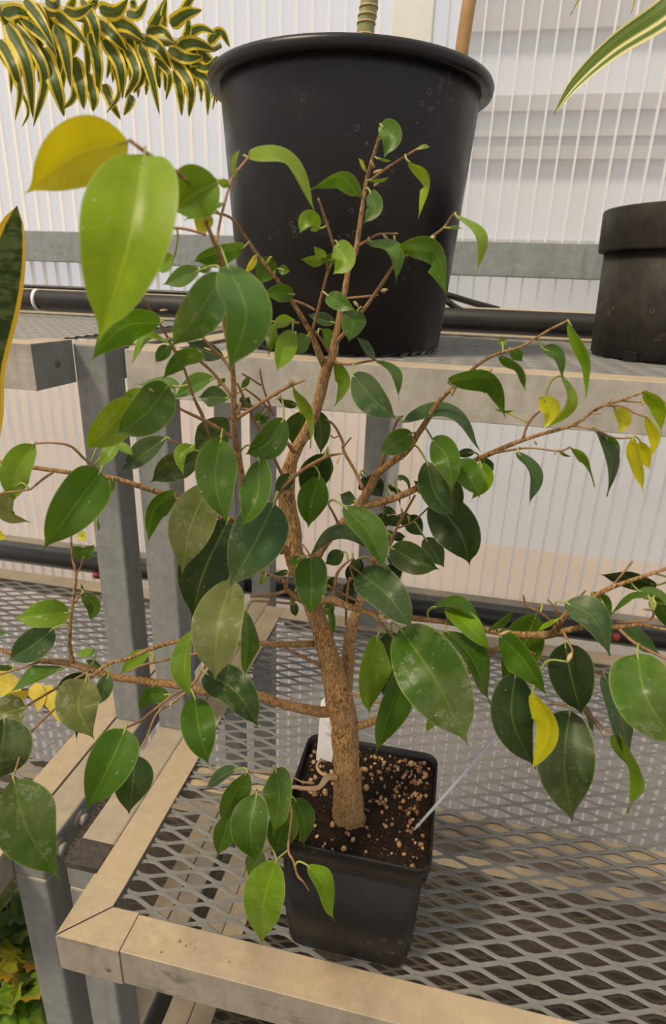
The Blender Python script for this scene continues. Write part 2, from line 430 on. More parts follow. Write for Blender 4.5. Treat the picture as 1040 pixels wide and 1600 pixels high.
for zz, hh in ((1.56, .03), (1.93, .05), (2.02, .03), (2.12, .06), (2.42, .10), (2.60, .04)):
    box('cladding_strip', -.15, 9, 3.26, 3.2995, zz, zz+hh, M_strip, b, 0)

# ------------------------------------------------------------------ benches
def expanded(name, x0, x1, y0, y1, z, parent, a=.027, bb=.0105, w=.0048, t=.0036, mat=None, phase=0.0):
    nx = int((x1-x0)/a)+1; ny = int((y1-y0)/bb)
    l = .0046
    V = []; F = []
    for k in range(ny):
        pts = []
        for i in range(nx):
            yy = y0+(k*bb+w*.42 if (i+k) % 2 == 0 else (k+1)*bb-w*.42)
            xc = x0+phase+i*a
            pts += [(xc-l, yy), (xc+l, yy)]
        n = len(pts); base = len(V)
        for i, (px_, py_) in enumerate(pts):
            p0 = pts[max(i-1, 0)]; p1 = pts[min(i+1, n-1)]
            tx, ty = p1[0]-p0[0], p1[1]-p0[1]; L = math.hypot(tx, ty); nx_, ny_ = -ty/L, tx/L
            h = w/2
            V += [(px_-nx_*h, py_-ny_*h, z-t*.35), (px_-nx_*h*.55, py_-ny_*h*.55, z), (px_+nx_*h*.55, py_+ny_*h*.55, z),
                  (px_+nx_*h, py_+ny_*h, z-t*.35), (px_, py_, z-t)]
        for i in range(n-1):
            q = base+i*5
            for c in range(5):
                d = (c+1) % 5
                F.append((q+c, q+d, q+5+d, q+5+c))
    o = mesh(name, V, F, mat or M_mesh, parent)
    o['kind'] = 'stuff' if False else o.get('kind', '')
    del o['kind']
    return o
def angle(z, side, u0, hgt=.046, wid=.037, t=.003):
    """L profile: flat flange on top, skirt on the outer side (side=-1: outer edge at u0, +1: outer edge at u0)"""
    s = 1 if side < 0 else -1
    return [(u0, z), (u0+s*wid, z), (u0+s*wid, z-t), (u0+s*t, z-t), (u0+s*t, z-hgt), (u0, z-hgt)]
def tube_frame(parent, x0, x1, ztop):
    """one end frame of square tube: front leg, arms, middle post, rear post"""
    box('front_leg', x0, x1, .410, .450, 0, ZB-.0415, M_galv, parent, .003)
    box('arm', x0, x1, .410, 1.07, ZB-.041, ZB-.0015, M_galv, parent, .003)
    box('lower_arm', x0, x1, .4505, 1.03, ZL-.041, ZL-.0015, M_galv, parent, .003)
    box('middle_post', x0, x1, .630, .670, ZB-.0015, ZU-.004, M_galv, parent, .003)
    box('rear_post', x0, x1, 1.030, 1.070, 0, ZB-.0415, M_galv, parent, .003)
    box('rear_post', x0, x1, 1.030, 1.070, ZB-.0015, ZU-.048, M_galv, parent, .003)
    box('upper_arm', x0, x1, .6705, 1.10, ZU-.048, ZU-.008, M_galv, parent, .003)

# right bench
R = empty('plant_bench', (-.3, .34, 0), 'dusty metal greenhouse bench with expanded mesh deck carrying the small square pot', 'bench')
XR = 1.15
tube_frame(R, -.366, -.3245, ZU)
tube_frame(R, .70, .7415, ZU)
box('rear_post', -.142, -.101, .975, 1.015, ZB-.004, ZU-.048, M_galv, R, .003)
for z, y0, y1, x0, nm, hh in ((ZB, .337, 1.00, -.3234, '', .046), (ZL, .337, 1.00, -.3234, 'lower_', .046), (ZU, .565, 1.10, -.332, 'upper_', .047)):
    mt = M_upper if nm == 'upper_' else M_rail
    extrude_prof(nm+'front_rail', angle(z, -1, y0, hh), 'x', x0+(.066 if nm == '' else .0), XR, mt, R)
    extrude_prof(nm+'side_rail', angle(z-(0 if nm == '' else .0005), -1, x0, hh), 'y', y0+(.066 if nm == '' else .0031), y1, mt, R)
    extrude_prof(nm+'back_rail', angle(z, 1, y1+.0001, hh), 'x', x0+.0372, XR, mt, R)
    expanded(nm+'expanded_mesh', x0+.022, XR, y0+.026, y1-.02, z-.004, R, mat=M_shademesh if nm == 'lower_' else M_mesh)
# corner bracket: two mitred plates with skirts, and a rivet
def corner(parent, x0, y0, z):
    z += .0012; e = .0012; L = .066; W = .0375; g = .0006; h = .0475
    a = [(x0-e, y0-e+g*2), (x0+W-g, y0+W+g), (x0+W, y0+L), (x0-e, y0+L)]
    b_ = [(x0-e+g*2, y0-e), (x0+L, y0-e), (x0+L, y0+W), (x0+W+g, y0+W-g)]
    for nm, pl, sk in (('corner_plate', a, 'x'), ('corner_plate', b_, 'y')):
        bm = bmesh.new(); 
        top = [bm.verts.new((x, y, z)) for x, y in pl]; bm.faces.new(top)
        r = bmesh.ops.extrude_face_region(bm, geom=list(bm.faces))
        for v in [v for v in r['geom'] if isinstance(v, bmesh.types.BMVert)]: v.co.z -= .003
        bmesh.ops.recalc_face_normals(bm, faces=bm.faces)
        if sk == 'y': add_box(bm, x0-e, x0+L, y0-e, y0+.002, z-h, z-.0028)
        else: add_box(bm, x0-e, x0+.002, y0-e+.002, y0+L, z-h, z-.0028)
        bm_obj(nm, bm, M_rail, parent)
    bm = bmesh.new(); bmesh.ops.create_uvsphere(bm, u_segments=14, v_segments=8, radius=.0032)
    for v in bm.verts:
        v.co = Vector((x0+.052+v.co.x, y0-e-abs(v.co.y)*.45, z-.030+v.co.z))
    bm_obj('rivet', bm, M_galv, parent, True)
corner(R, -.3234, .337, ZB)
box('rubber_cap', -.3665, -.324, .4095, .441, ZB-.010, ZB-.0008, M_cap, R, .001)
# support bar under the mesh
box('support_bar', -.32, XR, .545, .588, ZB-.030, ZB-.0085, M_rail, R, .001)
box('lower_support_bar', -.32, XR, .545, .588, ZL-.030, ZL-.0085, M_rail, R, .001)

# left bench
Lb = empty('plant_bench', (-.46, .45, 0), 'dusty metal bench with bolted side arm standing left of the gap between benches', 'bench')
tube_frame(Lb, -.4355, -.395, ZU)
XL = -1.75
for z, y0, y1, x1, nm, hh in ((ZB, .337, 1.00, -.4365, '', .046), (ZL, .337, 1.00, -.4365, 'lower_', .046), (ZU, .559, 1.10, -.434, 'upper_', .048)):
    mt = M_upper if nm == 'upper_' else M_rail
    extrude_prof(nm+'front_rail', angle(z, -1, y0, hh), 'x', XL, x1-.0002, mt, Lb)
    extrude_prof(nm+'side_rail', angle(z-.0005, 1, x1, hh), 'y', y0+.0002, (.629 if nm == 'upper_' else y1), mt if nm != 'upper_' else M_galv, Lb)
    extrude_prof(nm+'back_rail', angle(z, 1, y1+.0001, hh), 'x', XL, x1-.0372, mt, Lb)
    expanded(nm+'expanded_mesh', XL, x1-.026, y0+.026, y1-.02, z-.004, Lb, mat=M_shademesh if nm == 'lower_' else M_mesh)
def bolt(parent, p, r, axis=Vector((1, 0, 0))):
    p = Vector(p)
    for nm, rr, d0, d1, sd in (('washer', r*1.55, 0, .002, 20), ('bolt_head', r, .002, .009, 6)):
        tube(nm, [p+axis*d0, p+axis*d1], [rr, rr], M_galv, parent, sd)
        
bolt(Lb, (-.395, .478, ZB-.021), .008); bolt(Lb, (-.395, .436, ZB-.021), .008)
bm = bmesh.new(); bmesh.ops.create_uvsphere(bm, u_segments=12, v_segments=8, radius=.004)
for v in bm.verts: v.co = Vector((-.4335+abs(v.co.x)*.5, .598+v.co.y, ZU-.024+v.co.z))
bm_obj('rivet', bm, M_galv, Lb, True)

# ------------------------------------------------------------------ irrigation pipes and cables
pu = empty('irrigation_pipe', (0, 1.128, ZU), 'thick black irrigation pipe lying along the back of the upper shelf', 'pipe')
tube('pipe', [(-2.4, 1.130, ZU+.0195), (2.4, 1.130, ZU+.0195)], [.0195]*2, M_black, pu, 20)
for q in (52,):
    xx = P(q, 480, 1.11).x
    tube('clip', [(xx-.003, 1.130, ZU+.0195), (xx+.003, 1.130, ZU+.0195)], [.0215]*2, M_white, pu, 20)
pl = empty('irrigation_pipe', (0, 1.089, ZB-.02), 'black irrigation pipe behind the mesh deck carrying the ficus pot', 'pipe')
tube('pipe', [(-2.4, 1.089, ZB-.008), (2.0, 1.089, ZB-.008)], [.018]*2, M_black, pl, 18)
for q, Y in (((961, 995), 1.074), ((152, 899), 1.074)):
    p = P(q[0], q[1], Y); tube('red_valve', [p-Vector((.006, 0, 0)), p+Vector((.006, 0, 0))], [.008, .008], M_red, pl, 12)
def cable(pts, r, label, on_ledge=False):
    q = catmull([list(P(x, y, Y)) for x, y, Y in pts], 8)
    for c_ in q:
        if on_ledge: c_[2] = max(c_[2], ZU+.040+r*.85)      # lies on the ledge
    o = tube('cable', q, [r]*len(q), M_black, None, 8); tag(o, label, 'cable'); return o
cable([(-40, 452, 1.165), (45, 449, 1.165), (95, 455, 1.165), (140, 463, 1.165), (240, 476, 1.16), (330, 470, 1.16)], .004, 'thin black cable sagging along the ledge by the snake plant leaf', True)
cable([(600, 441, 1.152), (690, 459, 1.160), (735, 472, 1.18), (779, 484, 1.19)], .0055, 'black hose running out to the wall behind the largest black pot, upper of two')
cable([(600, 434, 1.128), (688, 466, 1.136), (712, 481, 1.138), (738, 494, 1.138)], .0055, 'black hose dropping to the pipe behind the largest black pot, lower of two')

# ------------------------------------------------------------------ big pots on the upper shelf
def nursery_pot(name, c, rb, rt, h, mat, label, band=None):
    o = empty(name, c, label, 'pot')
    if band is None:
        prof = [(0, .002), (rb-.008, .0), (rb, .006), (rt-.012, h-.009)]
        inner = [(rt-.013, h-.004), (rb-.006, .02), (0, .02)]
        lathe('body', prof+inner, 96, mat, o, c)
        lip = [(rt-.014, h-.011), (rt-.003, h-.013), (rt, h-.011), (rt+.001, h-.005), (rt-.001, h-.001), (rt-.005, h), (rt-.012, h-.002), (rt-.014, h-.011)]
        lathe('rim', lip, 96, mat, o, c)
    else:
        prof = [(0, .002), (rb-.005, .0), (rb, .004), (rt-.007, h-band)]
        inner = [(rt-.009, h-band), (rb-.006, .02), (0, .02)]
        lathe('body', prof+inner, 96, mat, o, c)
        lip = [(rt-.010, h-band-.001), (rt-.001, h-band-.001), (rt, h-band+.001), (rt+.002, h-.002), (rt+.001, h), (rt-.003, h), (rt-.010, h-band-.001)]
        lathe('rim', lip, 96, mat, o, c)
    return o
BP = Vector((-.149, .766, ZU-.004))
big = nursery_pot('nursery_pot', BP, .122, .154, .277, M_bigpot, 'very large black round nursery pot with rolled rim on the upper shelf')
s1 = lathe('potting_soil', [(0, .226), (.138, .222)], 40, M_soil, None, BP); tag(s1, 'dark soil filling the very large black nursery pot', 'soil')
OP = Vector((.268, .852, ZU-.004))
oldp = nursery_pot('nursery_pot', OP, .101, .113, .168, M_oldpot, 'weathered black nursery pot with wide rim band and drain hole on the upper shelf', .045)
s2 = lathe('potting_soil', [(0, .150), (.096, .148)], 32, M_soil, None, OP); tag(s2, 'dark soil filling the weathered black pot with drain hole', 'soil')
p = P(963, 547, .756); d_ = Vector((p.x-OP.x, p.y-OP.y, 0)).normalized()
bm = bmesh.new(); add_box(bm, -.0085, .0085, -.004, .004, 0, .011, .001)
R4 = Matrix.Translation(Vector((OP.x, OP.y, ZU-.0035))+d_*.1005) @ Matrix.Rotation(math.atan2(d_.y, d_.x)+math.pi/2, 4, 'Z')
bmesh.ops.transform(bm, matrix=R4, verts=bm.verts)
bm_obj('drain_hole', bm, mat_simple('hole_dark', (.002, .002, .002), (.004, .003, .002), 20, .9), oldp)

cn = empty('cane_stem_plant', BP+Vector((0, 0, .22)), 'green ringed plant cane rising from the very large black pot', 'plant')
pts = [P(570, 140, .80), P(571, 50, .80), P(577, 0, .80), P(584, -120, .80)]
q = catmull([list(v) for v in pts], 10)
tube('cane', q, [.0098]*len(q), M_cane, cn, 14)
for k in range(3, len(q)-1, 3):
    a = Vector(q[k]); tube('node_ring', [a, a+Vector((0, 0, .002))], [.0108, .0104], M_bud, cn, 14)
stk = tube('support_stake', [P(712, 160, .83), P(722, 72, .83), P(733, 0, .83), P(752, -130, .83)], [.0078]*4, M_bamboo, None, 12)
tag(stk, 'brown wooden support stake standing in the very large black pot', 'stake')

# ------------------------------------------------------------------ leaves
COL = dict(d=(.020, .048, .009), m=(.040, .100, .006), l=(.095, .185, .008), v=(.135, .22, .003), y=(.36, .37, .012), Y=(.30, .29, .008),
           b=(.027, .064, .020), g=(.105, .132, .038), k=(.011, .028, .006))  # g: dusty grey-green with a sunlit tone put into it
def prof_ficus(v, pw=.80, sk=.80):
    b = lambda x: math.sin(math.pi*(x/.90)**sk)**pw if x > 0 else 0
    if v < .83: return b(v)
    q = min(1.0, (v-.83)/.17)
    return b(.83)*(1-q)**2.2*.88+.05*(1-q)
def prof_lance(v):
    return (min(1, (v*5+.35))**.8)*max(0, (1-v**2.3))**.8
def prof_strap(v):
    return max(0, 1-v**1.6)**.85
NU = 6
def leaf_mesh(name, path, half, prof, roll, fold, mat, nv=14, wave=0.0, thick=0.0, seed=0):
    """path: world points base->tip, half: half width in metres, roll: turn about the midrib"""
    rnd = random.Random(seed)
    P_ = catmull([list(p) for p in path], max(2, nv//(len(path)-1)))
    nv = len(P_)-1
    V = []; F = []; UVs = []
    ph = rnd.uniform(0, 6.28)
    pt = [Vector(p) for p in P_]
    for i, p in enumerate(pt):
        v = i/nv
        t = (pt[min(i+1, nv)]-pt[max(i-1, 0)]).normalized()
        view = (CAM-p).normalized()
        s = t.cross(view)
        if s.length < 1e-4: s = t.orthogonal()
        s.normalize()
        s = Matrix.Rotation(roll, 3, t) @ s
        n = s.cross(t).normalized()
        h = half*prof(v)
        for k in range(NU+1):
            u = -1+2*k/NU
            off = fold*abs(u)*h - fold*.30*u*u*h
            off += wave*half*math.sin(v*9+ph+(2 if u > 0 else 0))*abs(u)**2
            V.append(p+s*(u*h)+n*off); UVs.append((k/NU, v))
    for i in range(nv):
        for k in range(NU):
            a = i*(NU+1)+k
            F.append((a, a+1, a+NU+2, a+NU+1))
    me = bpy.data.meshes.new(name); me.from_pydata([tuple(v) for v in V], [], F); me.update()
    ul = me.uv_layers.new(name='UVMap')
    vi = np.empty(len(me.loops), dtype=np.int32); me.loops.foreach_get('vertex_index', vi)
    ul.data.foreach_set('uv', np.array(UVs, dtype=np.float32)[vi].ravel())
    me.polygons.foreach_set('use_smooth', [True]*len(me.polygons))
    me.materials.append(mat)
    return me

# ------------------------------------------------------------------ square pot and soil
PX, PY = -.047, .441
PZ0 = ZB-.004; PH = .148
def rsquare(cx, cy, h, r, z, n=5):
    out = []
    for (sx, sy, a0) in ((1, 1, 0), (-1, 1, 90), (-1, -1, 180), (1, -1, 270)):
        for k in range(n+1):
            a = math.radians(a0+90*k/n)
            out.append((cx+sx*(h-r)+r*math.cos(a), cy+sy*(h-r)+r*math.sin(a), z))
    return out
def loft(name, rings, mat, parent, close_first=False, close_last=False):
    n = len(rings[0]); V = [p for r in rings for p in r]; F = []
    for i in range(len(rings)-1):
        for k in range(n):
            F.append((i*n+k, i*n+(k+1) % n, (i+1)*n+(k+1) % n, (i+1)*n+k))
    if close_first: F.append(tuple(range(n))[::-1])
    if close_last: F.append(tuple(range((len(rings)-1)*n, len(rings)*n)))
    o = mesh(name, V, F, mat, parent, True)
    return o
sq = empty('square_pot', (PX, PY, PZ0), 'small black square plastic pot standing on the mesh bench deck', 'pot')
b0, t0 = .0585, .0655
rs = []
for h, z, r in ((b0-.004, 0, .012), (b0, .004, .014), (b0+.003, .03, .015), (t0-.0015, PH-.024, .012)):
    rs.append(rsquare(PX, PY, h, r, PZ0+z))
for h, z, r in ((t0-.0035, PH-.024, .011), (b0-.004, .012, .012)):
    rs.append(rsquare(PX, PY, h, r, PZ0+z))
loft('body', rs, M_pot, sq, True, True)
rs = [rsquare(PX, PY, h, r, PZ0+z) for h, z, r in ((t0-.002, PH-.025, .011), (t0+.0020, PH-.023, .013), (t0+.0040, PH-.002, .013), (t0+.0035, PH, .013), (t0+.002, PH, .012), (t0+.001, PH-.012, .011), (t0-.002, PH-.025, .011))]
loft('rim', rs, M_pot, sq)
ZS = PZ0+PH-.012
N = 46; V = []; F = []
hs = t0+.0005
for j in range(N+1):
    for i in range(N+1):
        x = PX-hs+2*hs*i/N; y = PY-hs+2*hs*j/N
        q = Vector((x*70, y*70, 0))
        z = ZS+.003*noise.noise(q)+.0022*noise.noise(q*3)+.0012*noise.noise(q*8)
        z += .004*(y-PY)/hs
        V.append((x, y, z))
for j in range(N):
    for i in range(N):
        a = j*(N+1)+i; F.append((a, a+1, a+N+2, a+N+1))
soil = mesh('potting_soil', V, F, M_soil, None, True)
tag(soil, 'dark peat soil with tan gravel grains filling the small square pot', 'soil')
def soil_z(x, y):
    q = Vector((x*70, y*70, 0)); return ZS+.003*noise.noise(q)+.0022*noise.noise(q*3)+.004*(y-PY)/hs
def grain_mesh(seed):
    rnd = random.Random(seed); bm = bmesh.new(); bmesh.ops.create_icosphere(bm, subdivisions=1, radius=1)
    for v in bm.verts: v.co *= rnd.uniform(.72, 1.12)
    me = bpy.data.meshes.new('gravel_grain'); bm.to_mesh(me); bm.free(); me.materials.append(M_grain)
    me.polygons.foreach_set('use_smooth', [True]*len(me.polygons)); return me
gm = [grain_mesh(i) for i in range(5)]
rg = random.Random(3)
def grain_spot():
    while True:
        x = PX+rg.uniform(-.94, .94)*t0; y = PY+rg.uniform(-.94, .94)*t0
        u = (x-PX)/t0; v = (y-PY)/t0
        dens = .10+.55*max(0, v+.15)+.50*max(0, u-.25)
        if rg.random() < dens: return x, y
for k in range(270):
    x, y = grain_spot(); s = rg.choice([.0016, .002, .0024, .0029, .0036])*rg.uniform(.8, 1.2)
    o = bpy.data.objects.new('gravel_grain', gm[k % 5]); col.objects.link(o); o.parent = soil
    o.location = (x, y, soil_z(x, y)+s*.35); o.scale = (s, s*rg.uniform(.7, 1), s*rg.uniform(.6, .9)); o.rotation_euler = (rg.random()*6, rg.random()*6, rg.random()*6)
V = []; F = []
for k in range(380):
    x = PX+rg.uniform(-.95, .95)*t0; y = PY+rg.uniform(-.95, .95)*t0; s = rg.uniform(.0004, .0011); z = soil_z(x, y)+s*.4
    n = len(V); V += [(x+s, y, z), (x-s, y, z), (x, y+s, z), (x, y-s, z), (x, y, z+s), (x, y, z-s)]
    F += [(n+a, n+b_, n+c) for a, b_, c in ((0, 2, 4), (2, 1, 4), (1, 3, 4), (3, 0, 4), (2, 0, 5), (1, 2, 5), (3, 1, 5), (0, 3, 5))]
o = mesh('fine_grit', V, F, M_grain, soil); o['kind'] = 'stuff'
# white plant label behind the trunk
lp = empty('plant_label', Pz(505, 1195, ZS), 'white plastic plant label stuck in the soil behind the trunk', 'plant label')
yb = Pz(503, 1193, ZS).y
def plate(name, pts, t, mat, parent):
    bm = bmesh.new(); vs = [bm.verts.new(p) for p in pts]; f = bm.faces.new(vs)
    r = bmesh.ops.extrude_face_region(bm, geom=[f])
    nrm = (pts[1]-pts[0]).cross(pts[2]-pts[0]).normalized()
    for v in [g for g in r['geom'] if isinstance(g, bmesh.types.BMVert)]: v.co -= nrm*t
    bmesh.ops.recalc_face_normals(bm, faces=bm.faces)
    return bm_obj(name, bm, mat, parent)
o = plate('tag', [P(492, 1205, yb), P(516, 1207, yb), P(524, 1150, yb+.004), P(522, 1100, yb+.008), P(518, 1093, yb+.008), P(506, 1091, yb+.008), P(501, 1097, yb+.008), P(497, 1150, yb+.004)], .0008, M_white, lp)
for k, (x0, y0) in enumerate(((508, 1130), (511, 1137), (507, 1146))):
    pts = [P(x0+i*2.2, y0+(2.5 if i % 2 else -2.5), yb+.0045-.0003*k-.0012) for i in range(4)]
    tube('pencil_mark', pts, [.0003]*4, M_pen, lp, 4)
# clear plastic stick
pa = Pz(651, 1292, ZS+.002); pb = P(777, 1149, pa.y+.012)
cs = tube('plastic_stick', [pa-(pb-pa)*.05, pa, pb], [.0009, .0013, .0019], M_clear, None, 6)
tag(cs, 'thin clear plastic stick leaning out of the square pot over its corner', 'plastic stick')

# ------------------------------------------------------------------ the ficus
YT = Pz(545, 1274, ZS).y
fic = empty('ficus_tree', Pz(545, 1274, ZS), 'small woody ficus tree with drooping pointed leaves growing in the square pot', 'tree')
def Yd(D): return YT+(D-.50)*1.1
SAMPLES = []     # points on the wood: (px, py, point)
def wood(name, pts, mat=None, sides=8, bump=0.0, n=6):
    """pts: (photo x, photo y, depth, width in photo pixels)"""
    q = catmull([(x, y, Yd(D), w_) for x, y, D, w_ in pts], n)
    P3 = [P(a[0], a[1], a[2]) for a in q]
    rad = [max(.0006, a[3]*pxm(p_)/2) for a, p_ in zip(q, P3)]
    for a, p_ in zip(q, P3): SAMPLES.append((a[0], a[1], p_))
    return tube(name, P3, rad, mat or M_twig, fic, sides, bump)
wood('trunk', [(546, 1290, .50, 56), (545, 1276, .50, 51), (543, 1240, .50, 44), (541, 1190, .50, 40), (537, 1130, .50, 43), (528, 1085, .50, 42), (515, 1035, .50, 33), (503, 990, .50, 29), (492, 955, .50, 28), (478, 912, .50, 30), (464, 880, .50, 32), (457, 855, .50, 30), (457, 825, .50, 26), (449, 790, .50, 27), (448, 757, .50, 25), (457, 715, .50, 19), (475, 680, .50, 17), (490, 648, .50, 17), (500, 615, .50, 18), (510, 575, .50, 17), (519, 555, .50, 14), (527, 512, .50, 11), (537, 462, .50, 9), (545, 417, .50, 9), (556, 390, .50, 8), (562, 350, .50, 7), (568, 310, .50, 6.5), (574, 275, .50, 6), (588, 228, .49, 5), (597, 197, .485, 2.5)], M_bark, 22, .12, 9)
wood('branch', [(534, 1105, .51, 26), (541, 1060, .515, 22), (545, 1010, .52, 19), (551, 975, .52, 17), (562, 940, .525, 13), (571, 915, .53, 11), (580, 885, .535, 9), (592, 855, .54, 7)], M_bark, 12, .1)
